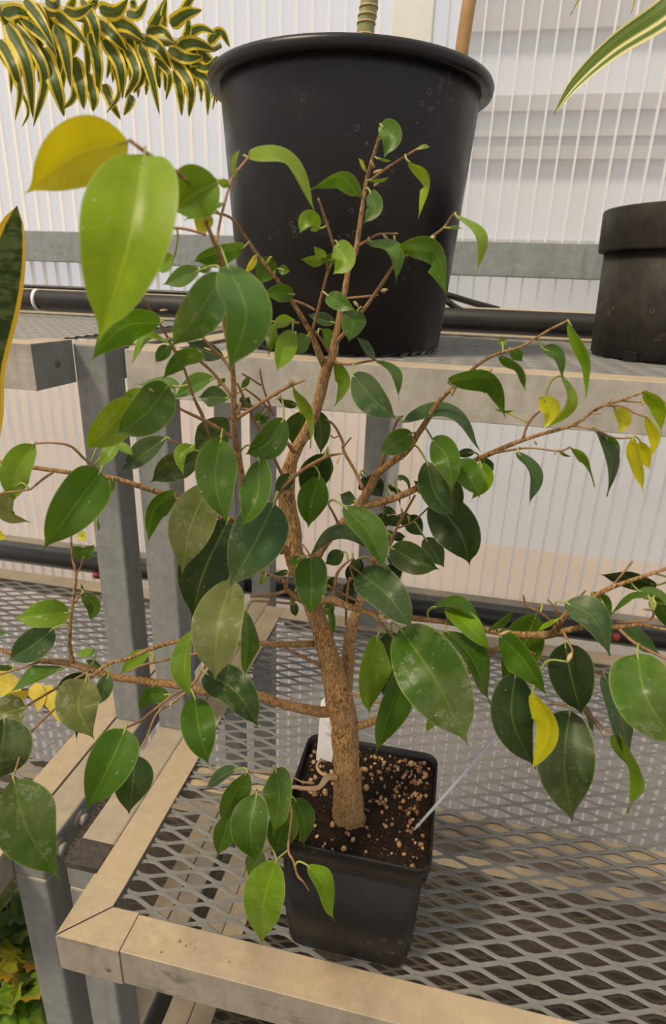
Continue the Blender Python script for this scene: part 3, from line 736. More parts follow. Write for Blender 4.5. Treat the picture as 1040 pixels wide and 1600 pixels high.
BR = [  # lists of (x, y, D, width)
 [(478, 912, .50, 18), (495, 866, .51, 17), (515, 838, .515, 17), (545, 810, .51, 17), (562, 788, .505, 16), (576, 765, .50, 14), (592, 737, .495, 13), (632, 707, .485, 11), (650, 682, .48, 10), (668, 655, .475, 9), (690, 622, .47, 8), (715, 600, .465, 6), (740, 575, .46, 5.5), (765, 558, .455, 5), (785, 550, .45, 4.5), (817, 540, .447, 4), (855, 517, .445, 3.5), (887, 501, .443, 3)],
 [(562, 790, .505, 12), (595, 785, .50, 12), (632, 772, .495, 11), (670, 753, .49, 10), (705, 737, .48, 9), (740, 720, .475, 8), (770, 707, .47, 8), (805, 692, .465, 7), (840, 680, .46, 6), (895, 664, .455, 5.5), (920, 647, .455, 5), (940, 635, .45, 5), (965, 627, .45, 4), (1005, 613, .445, 3)],
 [(770, 708, .47, 4), (825, 700, .455, 3.5), (872, 705, .45, 3), (890, 699, .448, 2.5)],
 [(817, 685, .463, 5), (822, 668, .463, 4), (832, 652, .462, 4), (845, 641, .46, 3)],
 [(895, 665, .455, 3.5), (930, 672, .45, 3), (960, 684, .448, 3), (987, 684, .445, 2.5)],
 [(948, 634, .452, 3.5), (975, 636, .45, 3), (990, 645, .448, 3), (1012, 652, .446, 2.5)],
 [(965, 626, .45, 3), (1000, 628, .45, 2.5), (1045, 629, .45, 2)],
 [(592, 737, .495, 7), (600, 712, .49, 6), (610, 682, .485, 5), (620, 658, .48, 4), (629, 650, .475, 3)],
 [(567, 765, .505, 6), (555, 737, .51, 5), (537, 705, .51, 5), (535, 690, .51, 4.5), (522, 665, .51, 4), (507, 654, .505, 2.5)],
 [(535, 700, .51, 3), (543, 690, .505, 2.5), (548, 684, .50, 1.5)],
 [(530, 680, .51, 2.5), (522, 684, .505, 2), (515, 680, .50, 1.5)],
 [(490, 946, .50, 14), (515, 936, .49, 13), (540, 946, .48, 12), (565, 954, .47, 10), (585, 962, .46, 8), (600, 980, .455, 6), (617, 998, .45, 4)],
 [(565, 953, .475, 8), (600, 962, .47, 8), (652, 967, .465, 8), (695, 972, .46, 8), (725, 977, .455, 9), (790, 990, .45, 10), (850, 992, .44, 13), (880, 986, .435, 10), (917, 979, .43, 8), (965, 980, .425, 7), (1000, 976, .42, 5), (1050, 986, .42, 4)],
 [(862, 990, .437, 8), (875, 972, .44, 9), (887, 957, .44, 8), (920, 937, .44, 8), (950, 920, .435, 7), (985, 907, .43, 6.5), (1045, 887, .43, 5)],
 [(878, 984, .437, 5), (860, 970, .435, 4), (840, 955, .43, 3.5), (822, 946, .428, 3.5), (817, 930, .425, 2.5)],
 [(876, 978, .437, 5), (868, 952, .432, 4), (855, 937, .43, 2)],
 [(880, 988, .43, 5), (887, 1003, .42, 4), (894, 1018, .415, 3.5), (888, 1034, .41, 5)],
 [(965, 981, .425, 5), (992, 1005, .415, 5), (1045, 1032, .41, 4)],
 [(960, 972, .43, 3), (985, 972, .425, 3), (1015, 968, .42, 4), (1020, 955, .415, 3), (1006, 952, .41, 2)],
 [(920, 937, .44, 3), (905, 935, .435, 2.5), (915, 922, .43, 2)],
 [(950, 921, .435, 3), (965, 905, .435, 3), (988, 877, .435, 2)],
 [(553, 1136, .50, 13), (575, 1130, .495, 12), (600, 1119, .485, 11), (652, 1092, .475, 11), (700, 1066, .47, 11), (755, 1032, .46, 12), (770, 1015, .455, 9), (805, 1012, .452, 6), (837, 1022, .45, 4.5), (858, 1038, .45, 4), (900, 1046, .445, 3.5), (945, 1049, .44, 3)],
 [(532, 1081, .495, 5), (555, 1086, .485, 4.5), (595, 1099, .475, 4), (640, 1104, .47, 3)],
 [(860, 1100, .44, 3), (905, 1103, .435, 3.5), (925, 1120, .43, 3.5), (948, 1142, .425, 2.5), (967, 1146, .42, 2)],
 [(912, 1106, .432, 3.5), (928, 1128, .43, 4), (944, 1152, .425, 1.5)],
 [(521, 1112, .50, 18), (500, 1112, .495, 17), (472, 1107, .485, 16), (440, 1100, .475, 15), (400, 1087, .465, 15), (322, 1080, .45, 14), (290, 1072, .445, 13), (240, 1066, .44, 12), (175, 1057, .435, 11), (140, 1046, .432, 11), (105, 1036, .43, 10), (50, 1030, .425, 8), (-10, 1012, .42, 6)],
 [(113, 1035, .43, 8), (109, 1010, .432, 6), (109, 987, .434, 5.5), (112, 955, .436, 5), (116, 925, .438, 5), (119, 897, .44, 4.5), (115, 880, .44, 4), (112, 862, .44, 3), (111, 840, .44, 2.5)],
 [(117, 942, .437, 3.5), (125, 930, .435, 3), (132, 925, .433, 2.5)],
 [(119, 897, .44, 3), (126, 886, .44, 2.5), (129, 874, .438, 2)],
 [(490, 1006, .50, 11), (440, 1007, .485, 10), (405, 1005, .475, 9), (365, 1004, .465, 8), (320, 1000, .455, 7), (287, 1000, .45, 7), (240, 1012, .44, 7), (200, 1029, .43, 6), (170, 1037, .425, 6), (140, 1060, .42, 5)],
 [(320, 1018, .455, 4), (281, 1027, .45, 4), (240, 1035, .445, 4), (218, 1041, .44, 3), (200, 1050, .44, 2)],
 [(445, 1012, .485, 4), (475, 1027, .49, 5), (503, 1042, .495, 6)],
 [(325, 1035, .44, 6), (317, 1045, .44, 5), (300, 1070, .43, 5), (272, 1085, .42, 4.5), (240, 1110, .405, 4), (220, 1126, .39, 4), (197, 1137, .37, 3)],
 [(292, 1080, .42, 4), (270, 1098, .415, 4), (245, 1115, .41, 4), (228, 1155, .40, 4), (212, 1180, .39, 3)],
 [(140, 1048, .43, 4), (110, 1065, .42, 4), (89, 1075, .415, 4), (42, 1103, .41, 4), (15, 1120, .40, 3)],
 [(135, 1060, .42, 4), (110, 1082, .41, 4), (87, 1106, .40, 4.5), (52, 1140, .38, 4), (38, 1162, .37, 4), (22, 1210, .35, 3)],
 [(60, 1035, .42, 4), (20, 1048, .41, 3.5), (-10, 1057, .41, 3)],
 [(456, 862, .50, 16), (430, 850, .485, 12), (400, 836, .475, 10), (362, 813, .46, 9), (340, 805, .455, 9), (272, 778, .44, 9), (225, 762, .43, 9), (175, 747, .42, 8), (120, 740, .41, 7), (57, 731, .405, 7), (-10, 720, .40, 6)],
 [(156, 737, .41, 4), (132, 717, .405, 4), (110, 697, .40, 4), (82, 692, .395, 3.5), (55, 693, .39, 2.5)],
 [(82, 738, .405, 5), (68, 748, .40, 4), (47, 765, .395, 3.5)],
 [(440, 862, .49, 10), (405, 838, .47, 10), (384, 812, .455, 11), (380, 787, .45, 11), (377, 740, .44, 10), (368, 690, .43, 10), (365, 652, .42, 9.5), (364, 587, .41, 9), (357, 540, .40, 8), (349, 495, .395, 8), (346, 450, .385, 7.5), (346, 415, .375, 7.5), (337, 385, .365, 7), (322, 347, .355, 6.5), (316, 325, .35, 6), (298, 290, .33, 6), (275, 268, .315, 6.5), (240, 247, .305, 7), (201, 218, .30, 5)],
 [(337, 385, .365, 4.5), (343, 350, .37, 4.5), (350, 320, .375, 4.5), (362, 280, .385, 4.5), (375, 262, .39, 4), (388, 246, .395, 3.5)],
 [(322, 367, .362, 5), (306, 362, .36, 3.5), (285, 357, .358, 3.5), (262, 356, .355, 2.5)],
 [(507, 570, .50, 12), (498, 552, .495, 11), (485, 520, .49, 9), (460, 477, .48, 7), (435, 440, .47, 6), (402, 398, .46, 6), (380, 365, .45, 5), (360, 340, .44, 4.5), (330, 331, .43, 3)],
 [(467, 505, .482, 4.5), (445, 502, .475, 4), (422, 503, .47, 3.5)],
 [(487, 519, .49, 5), (495, 490, .485, 5), (505, 450, .48, 4.5), (512, 425, .475, 4.5), (523, 398, .47, 4.5), (516, 368, .465, 4.5), (507, 340, .46, 5), (497, 310, .455, 3)],
 [(512, 425, .475, 3), (510, 408, .47, 2.5)],
 [(525, 535, .50, 7), (545, 512, .495, 6), (567, 485, .49, 6), (597, 442, .485, 5.5), (617, 412, .48, 5), (637, 398, .475, 4.5), (660, 380, .465, 4.5), (692, 357, .455, 4), (704, 340, .45, 3.5), (712, 333, .445, 2.5)],
 [(540, 466, .50, 3), (565, 464, .495, 3.5), (590, 461, .487, 3)],
 [(560, 384, .50, 4.5), (575, 375, .495, 4), (592, 366, .49, 3.5), (621, 365, .485, 2.5)],
 [(579, 282, .498, 5), (605, 262, .49, 4), (630, 246, .48, 3.5), (653, 232, .475, 3)],
 [(492, 518, .49, 4.5), (503, 533, .495, 4.5), (513, 550, .50, 5)],
 [(518, 566, .50, 5), (545, 569, .49, 4), (577, 564, .48, 3.5), (587, 563, .475, 2.5)],
 [(460, 470, .48, 4), (480, 478, .485, 4), (492, 485, .485, 3.5)],
 [(362, 620, .415, 6), (345, 597, .415, 5), (325, 575, .41, 5), (300, 556, .40, 5), (275, 549, .39, 4)],
 [(360, 578, .41, 5), (348, 560, .41, 5), (332, 545, .405, 4.5), (310, 520, .40, 4)],
 [(320, 660, .43, 4), (302, 620, .42, 4.5), (287, 575, .41, 4.5), (270, 545, .40, 4.5), (255, 515, .39, 4), (235, 485, .38, 4), (215, 454, .37, 3)],
 [(366, 686, .43, 6), (345, 672, .425, 6), (325, 660, .42, 5.5), (300, 648, .41, 5), (280, 638, .40, 4), (272, 630, .395, 3)],
 [(330, 690, .43, 4), (322, 665, .425, 4), (315, 645, .42, 4), (302, 620, .41, 3)],
 [(300, 703, .42, 3.5), (285, 697, .415, 3.5), (265, 687, .41, 3)],
 [(368, 655, .425, 6), (395, 638, .43, 6), (422, 620, .43, 6), (450, 604, .43, 6), (476, 594, .43, 3)],
 [(428, 650, .46, 4), (420, 630, .455, 4), (411, 605, .45, 3.5), (405, 575, .445, 3)],
 [(425, 643, .46, 4), (400, 620, .45, 3.5), (382, 607, .44, 2.5)],
 [(370, 598, .42, 4), (390, 640, .44, 4), (410, 677, .46, 5), (445, 690, .48, 6), (459, 706, .49, 7)],
 [(410, 677, .46, 4), (425, 710, .47, 5), (437, 735, .48, 5), (448, 757, .49, 6)],
 [(407, 602, .45, 3), (392, 592, .44, 2.5), (378, 584, .43, 2)],
 [(425, 790, .45, 6), (437, 770, .45, 6), (465, 740, .445, 6), (507, 715, .44, 5), (537, 708, .435, 2.5)],
 [(530, 822, .50, 5), (521, 803, .47, 4), (512, 787, .45, 3)],
 [(607, 854, .51, 5), (622, 820, .505, 4.5), (635, 797, .50, 4), (648, 774, .495, 3.5)],
 [(622, 825, .51, 3), (645, 815, .51, 3), (672, 790, .505, 3)],
 [(605, 857, .52, 4), (590, 882, .525, 4), (576, 905, .53, 4)],
 [(484, 945, .49, 11), (470, 938, .485, 9), (457, 930, .48, 8), (447, 920, .475, 7), (444, 910, .47, 6), (418, 897, .46, 5), (399, 889, .455, 3)],
 [(446, 924, .475, 6), (425, 929, .47, 5), (391, 932, .46, 4)],
 [(460, 944, .48, 4), (430, 941, .47, 3.5), (399, 939, .46, 3)],
 [(447, 915, .475, 4.5), (452, 898, .475, 4), (456, 878, .475, 3), (448, 872, .475, 2)],
 [(520, 934, .49, 6), (523, 915, .49, 5), (526, 897, .49, 5), (538, 882, .49, 4), (552, 872, .49, 3)],
 [(512, 915, .49, 4), (535, 928, .50, 4), (562, 941, .51, 3.5)],
 [(540, 976, .50, 4), (541, 945, .49, 4), (543, 920, .49, 3.5), (546, 903, .49, 3), (557, 910, .49, 2)],
]
for b_ in BR:
    big_ = max(q[3] for q in b_) >= 6
    wood('branch' if big_ else 'twig', b_, M_bark if max(q[3] for q in b_) >= 7.5 else M_twig, 9 if big_ else 6, .08 if big_ else 0.05, 5)
# surface roots and the low sucker with its own leaves
wood('root', [(524, 1214, .49, 10), (510, 1216, .48, 10), (497, 1231, .47, 8), (475, 1232, .465, 7), (457, 1230, .46, 6), (430, 1236, .455, 4), (400, 1238, .45, 3.5), (385, 1247, .445, 3)], M_root, 8, .15)
wood('root', [(520, 1213, .49, 6), (503, 1209, .495, 5), (495, 1198, .50, 5), (500, 1189, .505, 4), (510, 1190, .51, 3)], M_root, 8, .15)
wood('root', [(490, 1224, .475, 4), (470, 1221, .468, 3), (450, 1209, .46, 2)], M_root, 6, .1)
wood('twig', [(440, 1236, .455, 3), (428, 1212, .45, 3), (412, 1207, .448, 2.5), (388, 1206, .445, 2)], M_twig, 6)
wood('twig', [(450, 1232, .455, 3), (456, 1270, .44, 3.5), (450, 1325, .42, 4), (458, 1345, .415, 4), (465, 1368, .412, 4), (474, 1378, .41, 2.5), (483, 1392, .41, 1.2)], M_twig, 6)
wood('twig', [(450, 1328, .42, 3), (440, 1336, .42, 3), (432, 1343, .42, 2.5)], M_petiole, 6)

S_px = np.array([(s[0], s[1]) for s in SAMPLES]); S_3d = np.array([tuple(s[2]) for s in SAMPLES])
LEAF_N = 0
def ficus_leaf(bx, by, tx, ty, w_, D, c, mid=None, tilt=None, age=.3, fold=None, roll=None):
    """(bx,by) petiole end, (tx,ty) tip, w_ seen width, all in photo pixels at depth D"""
    global LEAF_N
    LEAF_N += 1; rnd = random.Random(LEAF_N*17+5)
    Y = Yd(D)
    p0 = P(bx, by, Y)
    d2 = np.hypot(S_px[:, 0]-bx, S_px[:, 1]-by)*pxm(p0); d3 = np.linalg.norm(S_3d-np.array(tuple(p0)), axis=1)
    i = int(np.argmin(d2+.45*d3)); q = Vector(S_3d[i])
    dy = max(-.03, min(.05, q.y-Y))
    pb = P(bx, by, Y+.7*dy); L = math.hypot(tx-bx, ty-by)*pxm(pb)
    dt = (tilt if tilt is not None else rnd.uniform(-.28, .10))*L
    pt = P(tx, ty, Y+dt-.003)
    if mid is None:
        mx_, my_ = (bx+tx)/2, (by+ty)/2; s = rnd.uniform(-.04, .04)
        mid = (mx_-(ty-by)*s, my_+(tx-bx)*s)
    pm = P(mid[0], mid[1], Y+.12*dy+dt*.5-L*rnd.uniform(.05, .12))
    seg = math.hypot(mid[0]-bx, mid[1]-by)+math.hypot(tx-mid[0], ty-mid[1])
    ratio = w_/seg
    if roll is None:
        roll = math.acos(max(.34, min(1, ratio/.46)))*rnd.choice((-1, 1))
        if abs(roll) < .3: roll = rnd.uniform(-.3, .3)
    half = w_*pxm(pm)/2/max(.34, math.cos(roll))
    half *= 1.04
    me = leaf_mesh('leaf', [pb, pm, pt], half, (lambda v, a=rnd.uniform(.58, .80), b_=rnd.uniform(.76, .98): prof_ficus(v, a, b_)), roll, fold if fold is not None else rnd.uniform(.25, .62), M_leaf, 22, rnd.uniform(.02, .09), 0, LEAF_N)
    o = link('leaf', me, None, fic)
    k = rnd.uniform(.85, 1.18)
    cc = COL[c]; o.color = (cc[0]*k, cc[1]*k, cc[2]*k, age*rnd.uniform(.6, 1.3))
    # petiole to the nearest wood
    inn = (pm-pb).normalized()*.004
    dist = (q-pb).length
    cpt = (q+pb)/2+Vector((0, 0, .08*dist))-(pm-pb).normalized()*min(.012, .25*dist)
    pts = catmull([tuple(q), tuple(cpt), tuple(pb), tuple(pb+inn)], 4)
    tube('petiole', pts, [max(.00035, 3.2*pxm(pb)/2)]*len(pts), M_petiole if dist < .05 else M_twig, o, 5)
    return o
LV = [
 # top left, nearest the lens
 (201, 221, 36, 305, 88, .30, 'Y', (122, 240), 0, 0), (226, 242, 152, 541, 130, .285, 'v', (203, 375), -.05, 0),
 (341, 284, 266, 332, 74, .33, 'l', None, 0, 0), (357, 289, 338, 281, 13, .36, 'l'), (322, 332, 309, 369, 28, .37, 'y'), (346, 318, 287, 345, 16, .37, 'm'),
 (387, 247, 497, 340, 22, .42, 'v', (450, 258)), (367, 278, 374, 232, 7, .385, 'v'), (380, 387, 298, 410, 30, .42, 'm'), (272, 401, 236, 421, 26, .38, 'l'),
 (312, 422, 254, 445, 27, .42, 'm'), (328, 416, 308, 424, 12, .41, 'l'), (400, 400, 383, 427, 11, .45, 'y'), (424, 402, 405, 445, 32, .47, 'm'), (435, 420, 454, 424, 14, .47, 'm'),
 (459, 460, 411, 457, 26, .47, 'm'), (499, 357, 467, 366, 26, .45, 'l', (481, 344)), (509, 406, 489, 384, 15, .46, 'l'), (509, 408, 468, 405, 15, .465, 'l'), (509, 409, 531, 399, 14, .465, 'm'),
 (527, 379, 519, 430, 36, .455, 'l', (538, 408)), (594, 194, 599, 249, 34, .48, 'm', (611, 214)), (562, 307, 485, 296, 26, .47, 'm', (532, 275)), (635, 249, 653, 343, 15, .46, 'v', (670, 282)),
 (652, 233, 672, 230, 6, .475, 'l'), (578, 299, 566, 351, 24, .47, 'm', (586, 326)), (577, 376, 619, 443, 22, .47, 'm', (613, 396)), (627, 388, 699, 473, 36, .44, 'm', (681, 398)), (711, 335, 744, 433, 15, .44, 'v', (748, 372)),
 (695, 356, 723, 357, 5, .45, 'm'), (574, 282, 609, 277, 5, .49, 'l'), (572, 268, 559, 246, 6, .49, 'y'), (590, 248, 612, 251, 4, .485, 'l'),
 # left upper
 (250, 505, 137, 568, 48, .36, 'm', (193, 511)), (261, 532, 206, 568, 15, .37, 'l', (228, 531)), (264, 540, 242, 567, 20, .38, 'm'), (347, 430, 264, 545, 62, .33, 'm', None, 0, .7), (317, 562, 251, 595, 28, .38, 'm', (284, 560)),
 (350, 558, 290, 533, 30, .46, 'k'), (280, 604, 216, 601, 20, .42, 'm'), (335, 591, 268, 624, 26, .43, 'm'), (357, 622, 309, 621, 32, .47, 'd'), (262, 603, 178, 681, 62, .36, 'm', (226, 648), 0, .3),
 (208, 623, 131, 705, 52, .37, 'v'), (226, 612, 190, 618, 15, .37, 'l'), (54, 694, 20, 788, 44, .40, 'l', (26, 738), 0, .5), (20, 765, 47, 817, 24, .405, 'g', (14, 800)), (157, 737, 65, 862, 70, .37, 'm', (117, 790), 0, .1),
 (186, 689, 151, 734, 20, .40, 'l'), (179, 688, 209, 713, 14, .39, 'l'), (260, 684, 186, 738, 34, .41, 'd', None, None, .5), (272, 771, 231, 849, 32, .42, 'm', (240, 797)), (129, 873, 113, 852, 17, .44, 'm'), (129, 873, 148, 850, 19, .438, 'm'),
 (123, 832, 135, 846, 15, .44, 'y'), (-18, 832, 13, 841, 18, .40, 'Y'), (176, 748, 172, 772, 8, .41, 'l'), (152, 812, 153, 832, 5, .41, 'l'),
 # centre left
 (316, 706, 233, 755, 44, .45, 'd', None, None, .8), (357, 655, 300, 706, 50, .49, 'd', None, None, .6), (303, 695, 286, 744, 20, .41, 'l', (285, 712)), (345, 686, 356, 822, 62, .38, 'm', (336, 752), 0, .7), (328, 752, 284, 899, 68, .40, 'g', (297, 825), 0, 1.3),
 (357, 812, 299, 967, 80, .445, 'k', (318, 895), 0, .3), (443, 653, 381, 711, 46, .42, 'm', (418, 693)), (405, 719, 374, 828, 46, .38, 'm', (401, 778), 0, .2), (428, 787, 355, 922, 84, .39, 'b', (396, 852), 0, .6), (456, 742, 429, 769, 24, .45, 'd'),
 (478, 642, 456, 698, 44, .52, 'd'), (498, 642, 501, 711, 26, .52, 'd'), (457, 604, 484, 701, 17, .43, 'v', (489, 643)), (507, 708, 472, 779, 46, .47, 'd'), (511, 706, 515, 752, 18, .475, 'd'), (499, 742, 481, 826, 46, .45, 'm', None, 0, .2),
 (556, 784, 530, 772, 22, .53, 'b'), (575, 742, 598, 778, 28, .55, 'k'), (566, 745, 572, 770, 22, .55, 'k'), (643, 677, 592, 710, 36, .46, 'm'), (629, 659, 752, 706, 24, .47, 'b', (700, 652)), (551, 586, 621, 657, 48, .44, 'b', None, 0, .6),
 (587, 563, 623, 625, 15, .46, 'm', (614, 587)), (586, 561, 555, 524, 14, .465, 'b'), (559, 484, 544, 535, 36, .45, 'm'), (511, 461, 556, 485, 26, .46, 'm'), (524, 505, 479, 491, 18, .50, 'd'), (503, 515, 530, 556, 20, .52, 'm'),
 (456, 502, 419, 559, 16, .44, 'l', (429, 507)), (432, 503, 416, 545, 15, .45, 'm'), (457, 517, 432, 582, 33, .43, 'l'), (481, 524, 455, 557, 26, .46, 'm'), (355, 414, 357, 581, 74, .31, 'm', (384, 490), 0, .1), (524, 563, 522, 636, 22, .50, 'l', (541, 598)),
 (464, 633, 432, 622, 12, .50, 'd'), (388, 588, 375, 608, 10, .44, 'm'), (412, 645, 396, 660, 14, .47, 'm'), (376, 640, 390, 620, 22, .50, 'd'), (402, 660, 420, 650, 12, .47, 'm'), (340, 603, 353, 590, 10, .42, 'm'),
 # right centre
 (675, 686, 707, 771, 44, .44, 'm', (698, 716), 0, .3), (666, 721, 711, 808, 44, .46, 'd', (680, 772)), (690, 735, 718, 805, 40, .475, 'd'), (677, 782, 734, 885, 68, .48, 'd', (718, 832), 0, .3), (716, 719, 750, 779, 40, .45, 'm', (733, 744)),
 (751, 725, 734, 784, 26, .46, 'l', (758, 752)), (741, 707, 710, 712, 14, .48, 'd'), (752, 714, 769, 743, 22, .48, 'd'), (808, 706, 827, 790, 21, .44, 'b', (832, 742)), (674, 773, 645, 750, 20, .50, 'd'), (607, 757, 625, 796, 8, .51, 'd', (624, 768)), (620, 747, 640, 781, 7, .51, 'd', (635, 755)),
 (611, 856, 687, 890, 46, .49, 'd', None, 0, .3), (663, 840, 695, 888, 32, .51, 'd'), (637, 806, 660, 838, 28, .52, 'd'), (629, 874, 622, 892, 12, .50, 'm'), (600, 800, 588, 832, 24, .54, 'k'), (622, 805, 606, 822, 20, .53, 'd'), (628, 800, 640, 825, 20, .54, 'k'),
 (600, 830, 615, 848, 20, .53, 'm'), (597, 795, 620, 803, 12, .52, 'd'), (612, 842, 634, 838, 16, .54, 'k'), (590, 815, 605, 800, 14, .54, 'd'), (605, 870, 628, 880, 18, .53, 'k'), (537, 791, 602, 890, 44, .43, 'm', (577, 835), 0, .4), (484, 868, 596, 868, 22, .45, 'b', (532, 842)), (536, 862, 507, 882, 24, .52, 'b'),
 (485, 870, 484, 962, 50, .40, 'm', None, 0, .1), (562, 895, 646, 985, 60, .42, 'b', (605, 930), 0, .9), (625, 982, 732, 1167, 102, .40, 'm', (680, 1062), 0, 1.7), (589, 994, 576, 1121, 45, .43, 'l', (578, 1050), 0, .5), (612, 985, 602, 1097, 60, .46, 'd'),
 (630, 1053, 586, 1182, 48, .42, 'm', (610, 1105), 0, 0), (676, 1105, 666, 1148, 12, .43, 'v'), (697, 986, 766, 1102, 38, .43, 'm', (737, 1030)), (674, 949, 758, 976, 20, .46, 'm', (715, 948)), (700, 950, 768, 1018, 32, .44, 'l', None), (838, 960, 783, 1073, 58, .47, 'm'),
 (780, 992, 856, 1091, 44, .41, 'm', (817, 1030), 0, 0), (882, 1004, 909, 1120, 66, .42, 'k', (892, 1058), 0, .2), (831, 1081, 827, 1209, 34, .40, 'y', (857, 1140), 0, 0), (805, 1051, 836, 1202, 66, .43, 'd', (800, 1125), 0, .3), (890, 1109, 895, 1289, 84, .415, 'd', (881, 1195), 0, .6),
 (942, 1052, 985, 1199, 42, .43, 'b', (966, 1110), 0, .6), (966, 1145, 980, 1271, 22, .42, 'l', (1002, 1212)), (995, 1021, 1062, 1172, 92, .38, 'm', (1010, 1092), 0, 1.3), (882, 941, 952, 1025, 44, .42, 'b', (928, 967), 0, .8), (924, 925, 956, 966, 30, .44, 'm'), (1027, 914, 934, 897, 26, .47, 'k'),
 (997, 923, 1056, 944, 22, .43, 'm'), (1016, 934, 946, 968, 11, .43, 'm', (985, 937)), (1022, 931, 1056, 990, 24, .44, 'm'), (966, 982, 1032, 1023, 26, .45, 'm'), (944, 948, 930, 940, 8, .43, 'l'), (873, 967, 837, 988, 8, .43, 'v'), (765, 985, 805, 950, 12, .44, 'm', (780, 972)),
 (1012, 930, 1022, 960, 7, .43, 'm'), (905, 1098, 928, 1150, 10, .44, 'm'),
 # upper right
 (700, 596, 790, 652, 34, .45, 'm', (764, 592)), (779, 556, 821, 611, 14, .46, 'm', (812, 574)), (798, 545, 816, 566, 18, .46, 'm'), (785, 541, 782, 524, 12, .455, 'l'), (887, 501, 915, 622, 16, .44, 'l', (921, 558)), (847, 544, 879, 592, 20, .45, 'm', (870, 556)),
 (878, 587, 848, 674, 16, .45, 'v', (885, 632)), (846, 620, 849, 671, 28, .46, 'y', (860, 645)), (1005, 611, 1033, 681, 22, .44, 'v', (1032, 636)), (960, 639, 967, 681, 22, .46, 'y', (974, 655)), (1010, 650, 1013, 721, 16, .445, 'y', (1027, 685)), (987, 684, 1006, 771, 20, .44, 'y', (996, 722)), (1000, 690, 1015, 735, 20, .45, 'y'),
 (927, 667, 947, 776, 18, .45, 'd', (954, 722)), (945, 680, 962, 731, 22, .455, 'm'), (890, 699, 928, 761, 12, .45, 'l', (917, 718)), (872, 705, 893, 714, 4, .45, 'm'), (775, 640, 803, 641, 4, .45, 'l'),
 # left lower
 (109, 957, 21, 967, 42, .42, 'l', None, 0, 1.0), (84, 982, 11, 1033, 46, .42, 'b', None, 0, .6), (-14, 990, 11, 989, 12, .42, 'm'), (131, 926, 140, 972, 22, .44, 'm', (147, 946)), (130, 926, 126, 912, 4, .44, 'm'), (99, 1044, 8, 1086, 22, .41, 'm'), (134, 1052, 88, 1091, 30, .43, 'k'), (135, 1061, 148, 1157, 66, .38, 'g', (122, 1105), 0, 1.6),
 (170, 1053, 154, 1102, 24, .42, 'b'), (40, 1105, -22, 1118, 48, .40, 'g', None, 0, 1.6), (301, 985, 297, 1097, 30, .40, 'l', (289, 1035)), (235, 1020, 187, 1053, 24, .455, 'l'), (264, 1085, 216, 1114, 26, .42, 'm', (234, 1087)), (362, 905, 336, 1065, 74, .375, 'g', (340, 985), 0, 1.3), (385, 955, 382, 1063, 28, .42, 'm', (386, 1005)),
 (322, 1052, 404, 1138, 56, .41, 'd', (370, 1082), 0, .7), (304, 1089, 326, 1197, 52, .38, 'm', (311, 1140), 0, .1), (196, 1139, 132, 1270, 68, .35, 'm', (170, 1197), 0, .1), (211, 1180, 201, 1275, 56, .38, 'd'), (21, 1217, 94, 1376, 86, .34, 'm', (42, 1295), 0, 1.0), (8, 1122, -6, 1224, 76, .36, 'd', None, 0, .9),
 (20, 1040, -12, 1046, 10, .42, 'm'), (108, 1110, 120, 1160, 8, .40, 'd'), (150, 1020, 118, 1022, 14, .455, 'l'), (160, 1045, 132, 1030, 12, .455, 'm'),
 # low sucker
 (369, 1202, 320, 1232, 20, .46, 'b'), (386, 1206, 346, 1291, 36, .44, 'm'), (362, 1266, 339, 1339, 34, .45, 'm', (351, 1302)), (401, 1241, 398, 1353, 56, .43, 'm', (391, 1295), 0, .4), (431, 1202, 427, 1307, 44, .42, 'm', (436, 1246), 0, .4), (459, 1247, 475, 1325, 28, .44, 'm', (474, 1280)), (456, 1262, 428, 1336, 46, .455, 'm'),
 (432, 1344, 409, 1479, 62, .415, 'l', (412, 1410), 0, .6), (412, 1330, 386, 1370, 32, .46, 'm'), (480, 1352, 522, 1441, 30, .41, 'l', (504, 1384), 0, 0),
 # small dark leaves in the shade behind the fork
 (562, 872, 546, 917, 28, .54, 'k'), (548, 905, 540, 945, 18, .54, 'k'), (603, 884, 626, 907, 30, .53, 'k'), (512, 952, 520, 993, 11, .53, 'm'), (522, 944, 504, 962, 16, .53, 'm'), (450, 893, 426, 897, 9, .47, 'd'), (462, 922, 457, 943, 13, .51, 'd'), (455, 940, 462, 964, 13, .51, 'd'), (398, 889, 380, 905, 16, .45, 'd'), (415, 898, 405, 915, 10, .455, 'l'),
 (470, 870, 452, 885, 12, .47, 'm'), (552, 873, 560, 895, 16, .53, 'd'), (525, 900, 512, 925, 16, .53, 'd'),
]
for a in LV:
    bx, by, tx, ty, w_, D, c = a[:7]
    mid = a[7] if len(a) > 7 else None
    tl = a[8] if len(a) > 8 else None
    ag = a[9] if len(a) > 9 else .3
    ficus_leaf(bx, by, tx, ty, w_, D, c, mid, tl, ag)
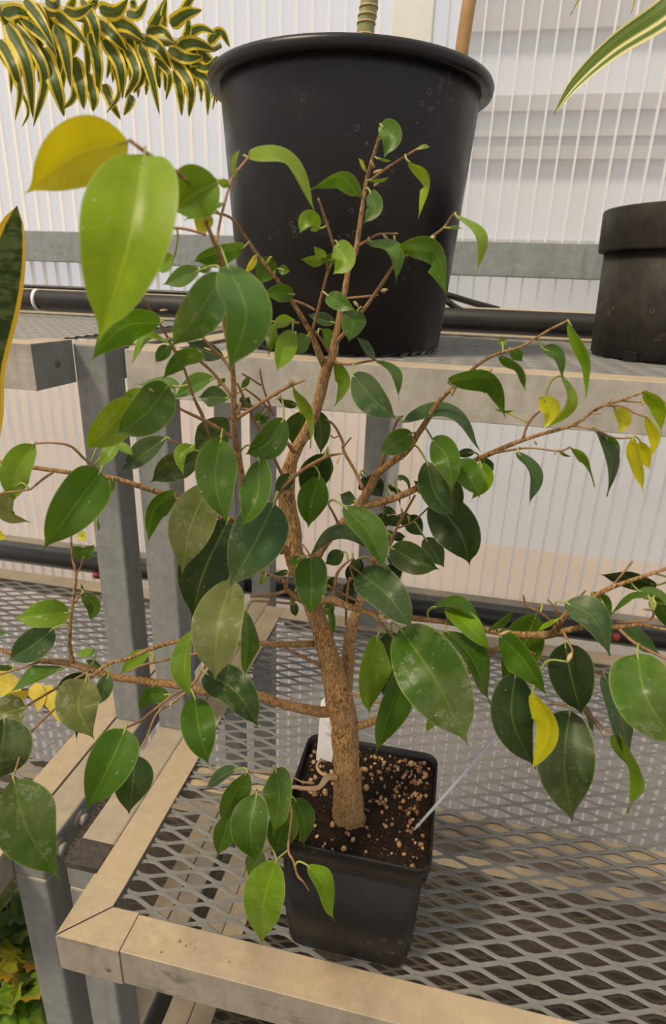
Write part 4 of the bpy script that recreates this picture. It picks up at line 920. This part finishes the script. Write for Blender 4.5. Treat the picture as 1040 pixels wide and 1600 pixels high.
# dry buds and stipules on the twigs
for (x0, y0, x1, y1, w_, D) in ((585, 262, 578, 250, 5, .49), (583, 270, 598, 265, 5, .49), (584, 290, 592, 285, 5, .49), (598, 366, 607, 376, 5, .487), (615, 368, 617, 377, 4, .483), (680, 366, 668, 382, 8, .46), (625, 395, 618, 412, 7, .475), (595, 455, 606, 452, 7, .485), (712, 594, 705, 620, 10, .463), (765, 575, 764, 585, 9, .455),
                              (945, 633, 961, 617, 3, .45), (925, 645, 940, 647, 4, .45), (868, 702, 866, 712, 4, .45), (838, 695, 834, 687, 4, .455), (455, 600, 453, 592, 9, .43), (440, 616, 428, 625, 4, .43), (1007, 629, 998, 634, 5, .45), (592, 960, 600, 968, 9, .455), (780, 992, 798, 985, 6, .41), (893, 1020, 885, 1036, 8, .41), (462, 518, 459, 530, 6, .47), (250, 485, 262, 484, 3, .37), (240, 612, 224, 603, 4, .37), (330, 548, 318, 543, 4, .40),
                              (553, 471, 560, 480, 6, .45), (530, 712, 526, 726, 4, .43), (268, 1095, 266, 1110, 4, .40), (230, 1060, 222, 1062, 3, .44)):
    pa = P(x0, y0, Yd(D)); pb = P(x1, y1, Yd(D)-.002); r = w_*pxm(pa)/2
    tube('bud', [pa, pa.lerp(pb, .35), pa.lerp(pb, .7), pb], [r*.5, r, r*.7, r*.15], M_bud, fic, 6)

# ------------------------------------------------------------------ variegated dracaena, top left
song = empty('variegated_dracaena', P(-330, 470, .86), 'variegated yellow-edged dracaena with drooping strap leaves beside the very large black pot', 'plant')
YS = .86
SPC = Vector((P(-330, 470, .86).x, YS, ZU-.004))
q = catmull([list(SPC+Vector(v)) for v in ((0, 0, .10), (.004, 0, .17), (.022, 0, .25))]+[list(P(x, y, YS)) for x, y in ((-205, 130), (-110, 45), (0, 14), (83, 17), (145, 31), (221, 59), (298, 69), (329, 76), (345, 70))], 6)
tube('stem', q, [.011-.008*i/len(q) for i in range(len(q))], M_cane, song, 10)
def song_leaf(base, mid, tip, wd, Y, seed):
    k = 360/1040
    rnd = random.Random(seed)
    pb = P(base[0]*k, base[1]*k, YS+(.3*(Y-YS))); pm = P(mid[0]*k, mid[1]*k, Y-.012); pt = P(tip[0]*k, tip[1]*k, Y+rnd.uniform(-.02, .015))
    half = wd*k*pxm(pm)/2*1.08
    roll = rnd.uniform(-.3, .3); half *= .94
    me = leaf_mesh('leaf', [pb, pm, pt], half, prof_lance, roll, rnd.uniform(.1, .3), M_song, 14, .03, 0, seed)
    link('leaf', me, None, song)
SG = [((110, 0), (180, 90), (250, 225), 60), ((370, 0), (425, 110), (440, 220), 60), ((255, 110), (292, 220), (320, 400), 72), ((410, 150), (440, 290), (440, 450), 60), ((30, 110), (120, 290), (150, 540), 72), ((70, 110), (200, 330), (150, 575), 55), ((190, 220), (250, 380), (290, 530), 82), ((100, 90), (200, 170), (260, 260), 50), ((250, 60), (330, 130), (400, 210), 62), ((290, 50), (350, 62), (430, 15), 52), ((15, 62), (80, 48), (140, 75), 62), ((440, 100), (510, 160), (575, 235), 70), ((500, 98), (580, 118), (660, 190), 65), ((450, 45), (525, 52), (578, -5), 72), ((570, 62), (625, 65), (668, -10), 52), ((680, 140), (712, 80), (748, -10), 56), ((770, 112), (835, 65), (912, 45), 62), ((660, 150), (730, 138), (790, 198), 50), ((640, 180), (715, 215), (772, 312), 62), ((800, 212), (880, 195), (972, 228), 62), ((760, 222), (840, 262), (918, 255), 60), ((850, 152), (910, 128), (975, 152), 42), ((940, 192), (995, 145), (1038, 215), 48), ((630, 200), (680, 340), (720, 520), 52), ((770, 250), (858, 390), (852, 532), 56), ((790, 320), (812, 420), (820, 525), 48), ((700, 262), (765, 340), (748, 455), 36), ((860, 310), (932, 370), (938, 525), 52), ((890, 350), (905, 400), (908, 462), 28), ((565, 200), (615, 330), (562, 445), 56), ((470, 180), (540, 300), (552, 450), 66), ((330, 260), (362, 380), (378, 495), 78), ((390, 330), (420, 430), (420, 505), 62), ((470, 380), (500, 460), (545, 542), 52), ((595, 430), (582, 475), (558, 522), 42), ((0, 180), (60, 300), (95, 440), 62), ((-5, 240), (88, 380), (68, 548), 36), ((90, 400), (128, 500), (98, 576), 18), ((340, 340), (332, 440), (282, 494), 36), ((510, 280), (538, 420), (478, 514), 28), ((640, 280), (642, 350), (602, 422), 42), ((720, 280), (712, 340), (722, 402), 42), ((672, 340), (662, 390), (658, 432), 26), ((950, 380), (968, 430), (958, 502), 16), ((880, 290), (935, 305), (985, 250), 42), ((205, 10), (250, 25), (268, -10), 50), ((310, 40), (330, 5), (330, -20), 40), ((600, 40), (600, 10), (590, -20), 40), ((160, 20), (190, 60), (225, 130), 40), ((740, 130), (740, 60), (752, -5), 36), ((830, 190), (850, 120), (840, 60), 40), ((820, 60), (850, 10), (880, -15), 44), ((400, 40), (430, 10), (440, -20), 40)]
for i, (a, b_, c, wd) in enumerate(SG):
    song_leaf(a, b_, c, wd, YS-.03+.002*(i % 7), 100+i)
rs_ = random.Random(11)
for i in range(34):
    f = rs_.random(); bx = -10+f*900; by = 40+f*170*min(1, f*1.3); L = rs_.uniform(230, 400)*(1-.35*f)
    dx = rs_.uniform(0, 110)
    song_leaf((bx, by), (bx+dx, by+L*.5), (bx+dx*rs_.uniform(.6, 1.1), min(545, by+L)), rs_.uniform(40, 66), YS+.02+rs_.uniform(0, .05), 300+i)
s3 = lathe('potting_soil', [(0, .128), (.079, .125)], 32, M_soil, None, SPC); tag(s3, 'dark soil in the black pot holding the yellow-edged dracaena', 'soil')
sp = nursery_pot('nursery_pot', SPC, .075, .09, .15, M_oldpot, 'black nursery pot holding the yellow-edged dracaena', .03)

# ------------------------------------------------------------------ strap leaved plant in the weathered pot
st = empty('strap_leaf_plant', OP+Vector((0, 0, .15)), 'long cream-striped strap leaf plant arching out of the weathered black pot', 'plant')
def strap(pts, wpx, roll, seed, fold=.5):
    pp = [OP+Vector((0, 0, .145))]+[P(x, y, Y) for x, y, Y in pts]
    half = wpx*pxm(pp[-2])/2
    me = leaf_mesh('leaf', pp, half, prof_strap, roll, fold, M_strap, 30, 0, 0, seed); link('leaf', me, None, st)
strap([(1105, 60, .80), (1095, -30, .75), (1040, 22, .68), (960, 75, .66), (900, 130, .65), (864, 180, .645)], 66, .35, 1)
strap([(1100, 40, .82), (1075, -90, .78), (1020, -70, .74), (985, 22, .72)], 46, .5, 2)
strap([(1090, 0, .85), (1040, -150, .84), (960, -90, .82), (889, 27, .80)], 46, .5, 3)
strap([(1120, 90, .82), (1150, -20, .78), (1190, 40, .72), (1230, 160, .70)], 44, -.4, 4)

# ------------------------------------------------------------------ snake plant leaf on the left
sn_base = Vector((-.80, .52, ZB))
sn = empty('snake_plant', sn_base, 'mottled snake plant leaf with yellow edge leaning in front of the left upper shelf', 'plant')
tip = P(27, 321, .42)
pth = [sn_base+Vector((0, 0, .10)), P(-70, 760, .46), P(-32, 560, .445), P(-2, 440, .43), tip]
def prof_snake(v): return (.62+.38*math.sin(min(1, v*1.15)*math.pi*.62))*max(0, 1-v**5)**.75
me = leaf_mesh('leaf', pth, 84*pxm(pth[3])/2, prof_snake, .15, .3, M_snake, 24, 0, 0, 9); link('leaf', me, None, sn)
s4 = lathe('potting_soil', [(0, .106), (.0625, .104)], 32, M_soil, None, sn_base+Vector((0, 0, -.004))); tag(s4, 'dark soil in the black pot holding the snake plant', 'soil')
spp = nursery_pot('nursery_pot', sn_base+Vector((0, 0, -.004)), .055, .07, .125, M_oldpot, 'black nursery pot holding the snake plant', .025)

# ------------------------------------------------------------------ lobed plant under the left bench
def lobed_mesh(seed):
    rnd = random.Random(seed); V = [(0, 0, 0)]; U = [(.5, .5)]; F = []
    n = 72
    for ring, rr in ((1, .5), (2, 1.0)):
        for k in range(n):
            a = -math.pi*.92+2*math.pi*.92*k/(n-1)
            lob = abs(math.cos(a*7/2/.92*.5*1.02))**.7
            r = (.42+.58*lob)*(1-.18*abs(a)/math.pi)
            ser = 1+.07*(1 if k % 3 == 0 else -1)*(ring == 2)
            r = (r*ser if ring == 2 else .42)*(.5 if ring == 1 else 1)
            x, y = r*math.sin(a), r*math.cos(a)
            V.append((x, y, .10*math.sin(a*7)*(ring-1)-.12*r*r)); U.append((.5+.5*x, .5+.5*y))
    for k in range(n-1):
        F.append((0, 1+k, 2+k)); F.append((1+k, 1+n+k, 2+n+k, 2+k))
    me = bpy.data.meshes.new('leaf'); me.from_pydata(V, [], F); me.update()
    ul = me.uv_layers.new(name='UVMap')
    for lp_ in me.loops: ul.data[lp_.index].uv = U[lp_.vertex_index]
    me.polygons.foreach_set('use_smooth', [True]*len(me.polygons)); me.materials.append(M_lobed); return me
lm = [lobed_mesh(i) for i in range(3)]
lpt = empty('lobed_leaf_plant', Vector((-.60, .52, ZL)), 'bushy plant with lobed green and orange-tipped leaves under the left bench', 'plant')
LPC = Vector((-.62, .52, ZL-.004))
s5 = lathe('potting_soil', [(0, .047), (.0525, .045)], 32, M_soil, None, LPC); tag(s5, 'dark soil in the low black pot of the lobed plant', 'soil')
pot2 = nursery_pot('nursery_pot', LPC, .05, .062, .058, M_oldpot, 'low black pot of the lobed plant under the left bench', .02)
rl = random.Random(5)
crown = Vector((-.62, .52, ZL+.040))
for i, (x, y, s, Y, c, al) in enumerate(((14, 1540, 78, .50, (.13, .22, .02), .1), (24, 1490, 70, .54, (.30, .30, .02), 1.0), (45, 1545, 70, .52, (.16, .25, .02), .6), (8, 1590, 80, .47, (.08, .19, .02), 0), (40, 1592, 74, .48, (.11, .22, .02), .1), (0, 1505, 60, .55, (.22, .28, .02), .8), (35, 1440, 54, .60, (.03, .06, .01), 0), (12, 1418, 58, .62, (.025, .05, .01), 0), (10, 1460, 55, .61, (.03, .06, .012), .2), (62, 1475, 50, .60, (.05, .07, .015), .6), (30, 1622, 60, .47, (.09, .19, .02), .1), (28, 1640, 80, .46, (.10, .2, .02), .1), (20, 1395, 44, .64, (.04, .065, .012), .2), (55, 1520, 46, .58, (.06, .10, .015), .4), (-25, 1560, 80, .5, (.1, .2, .02), .2), (66, 1560, 50, .55, (.07, .13, .02), .2))):
    d_ = ray(x, y); Y = min(Y, (ZL+.152-CAM.z)*d_.y/d_.z)      # high enough above pot and shelf
    p = P(x, y, Y); o = bpy.data.objects.new('leaf', lm[i % 3]); col.objects.link(o); o.parent = lpt
    o.location = p-lpt.location; sc = s*pxm(p)*.95; o.scale = (sc, sc, sc)
    o.rotation_euler = (rl.uniform(.2, .9), rl.uniform(-.4, .4), rl.uniform(2.2, 4.2)); o.color = (*c, al)
    pts = catmull([tuple(crown), tuple(crown.lerp(p, .45)+Vector((rl.uniform(-.006, .006), 0, .012))), tuple(p-Vector((0, 0, .0012)))], 5)
    tube('leaf_stalk', pts, [.0016]*len(pts), M_petiole, lpt, 5)

# ------------------------------------------------------------------ fallen yellow striped leaves on the left mesh
fy = empty('fallen_leaf_spray', Pz(40, 1090, ZB), 'yellow striped strap leaves lying on the left mesh deck', 'leaves')
for i, pts in enumerate((((-20, 1062), (15, 1072), (32, 1092), 40), ((50, 1072), (62, 1090), (60, 1112), 24), ((66, 1075), (85, 1100), (95, 1130), 26), ((10, 1095), (30, 1088), (50, 1080), 20))):
    pp = [Pz(x, y, ZB+.012-.003*k) for k, (x, y) in enumerate(pts[:3])]
    me = leaf_mesh('leaf', pp, pts[3]*pxm(pp[1])/2, prof_lance, .2, .2, M_leaf, 14, .05, 0, 600+i); link('leaf', me, None, fy).color = (.42, .36, .05, .4)
# crumbs on the front rail
CR = []
for i, (x, y, s) in enumerate(((279, 1471, 7), (290, 1478, 4), (296, 1475, 3), (303, 1482, 4), (345, 1500, 2.5), (352, 1497, 2.5), (358, 1503, 2.5), (340, 1503, 2), (364, 1498, 2), (252, 1488, 4))):
    p = Pz(x, y, ZB); o = bpy.data.objects.new('soil_crumb', gm[i % 5]); col.objects.link(o)
    r = s*pxm(p)*.5; o.location = p+Vector((0, 0, r*.35)); o.scale = (r, r*.8, r*.6)
    tag(o, 'tan soil crumb on the front rail of the bench with the square pot', 'crumb', 'soil crumbs on the front rail')
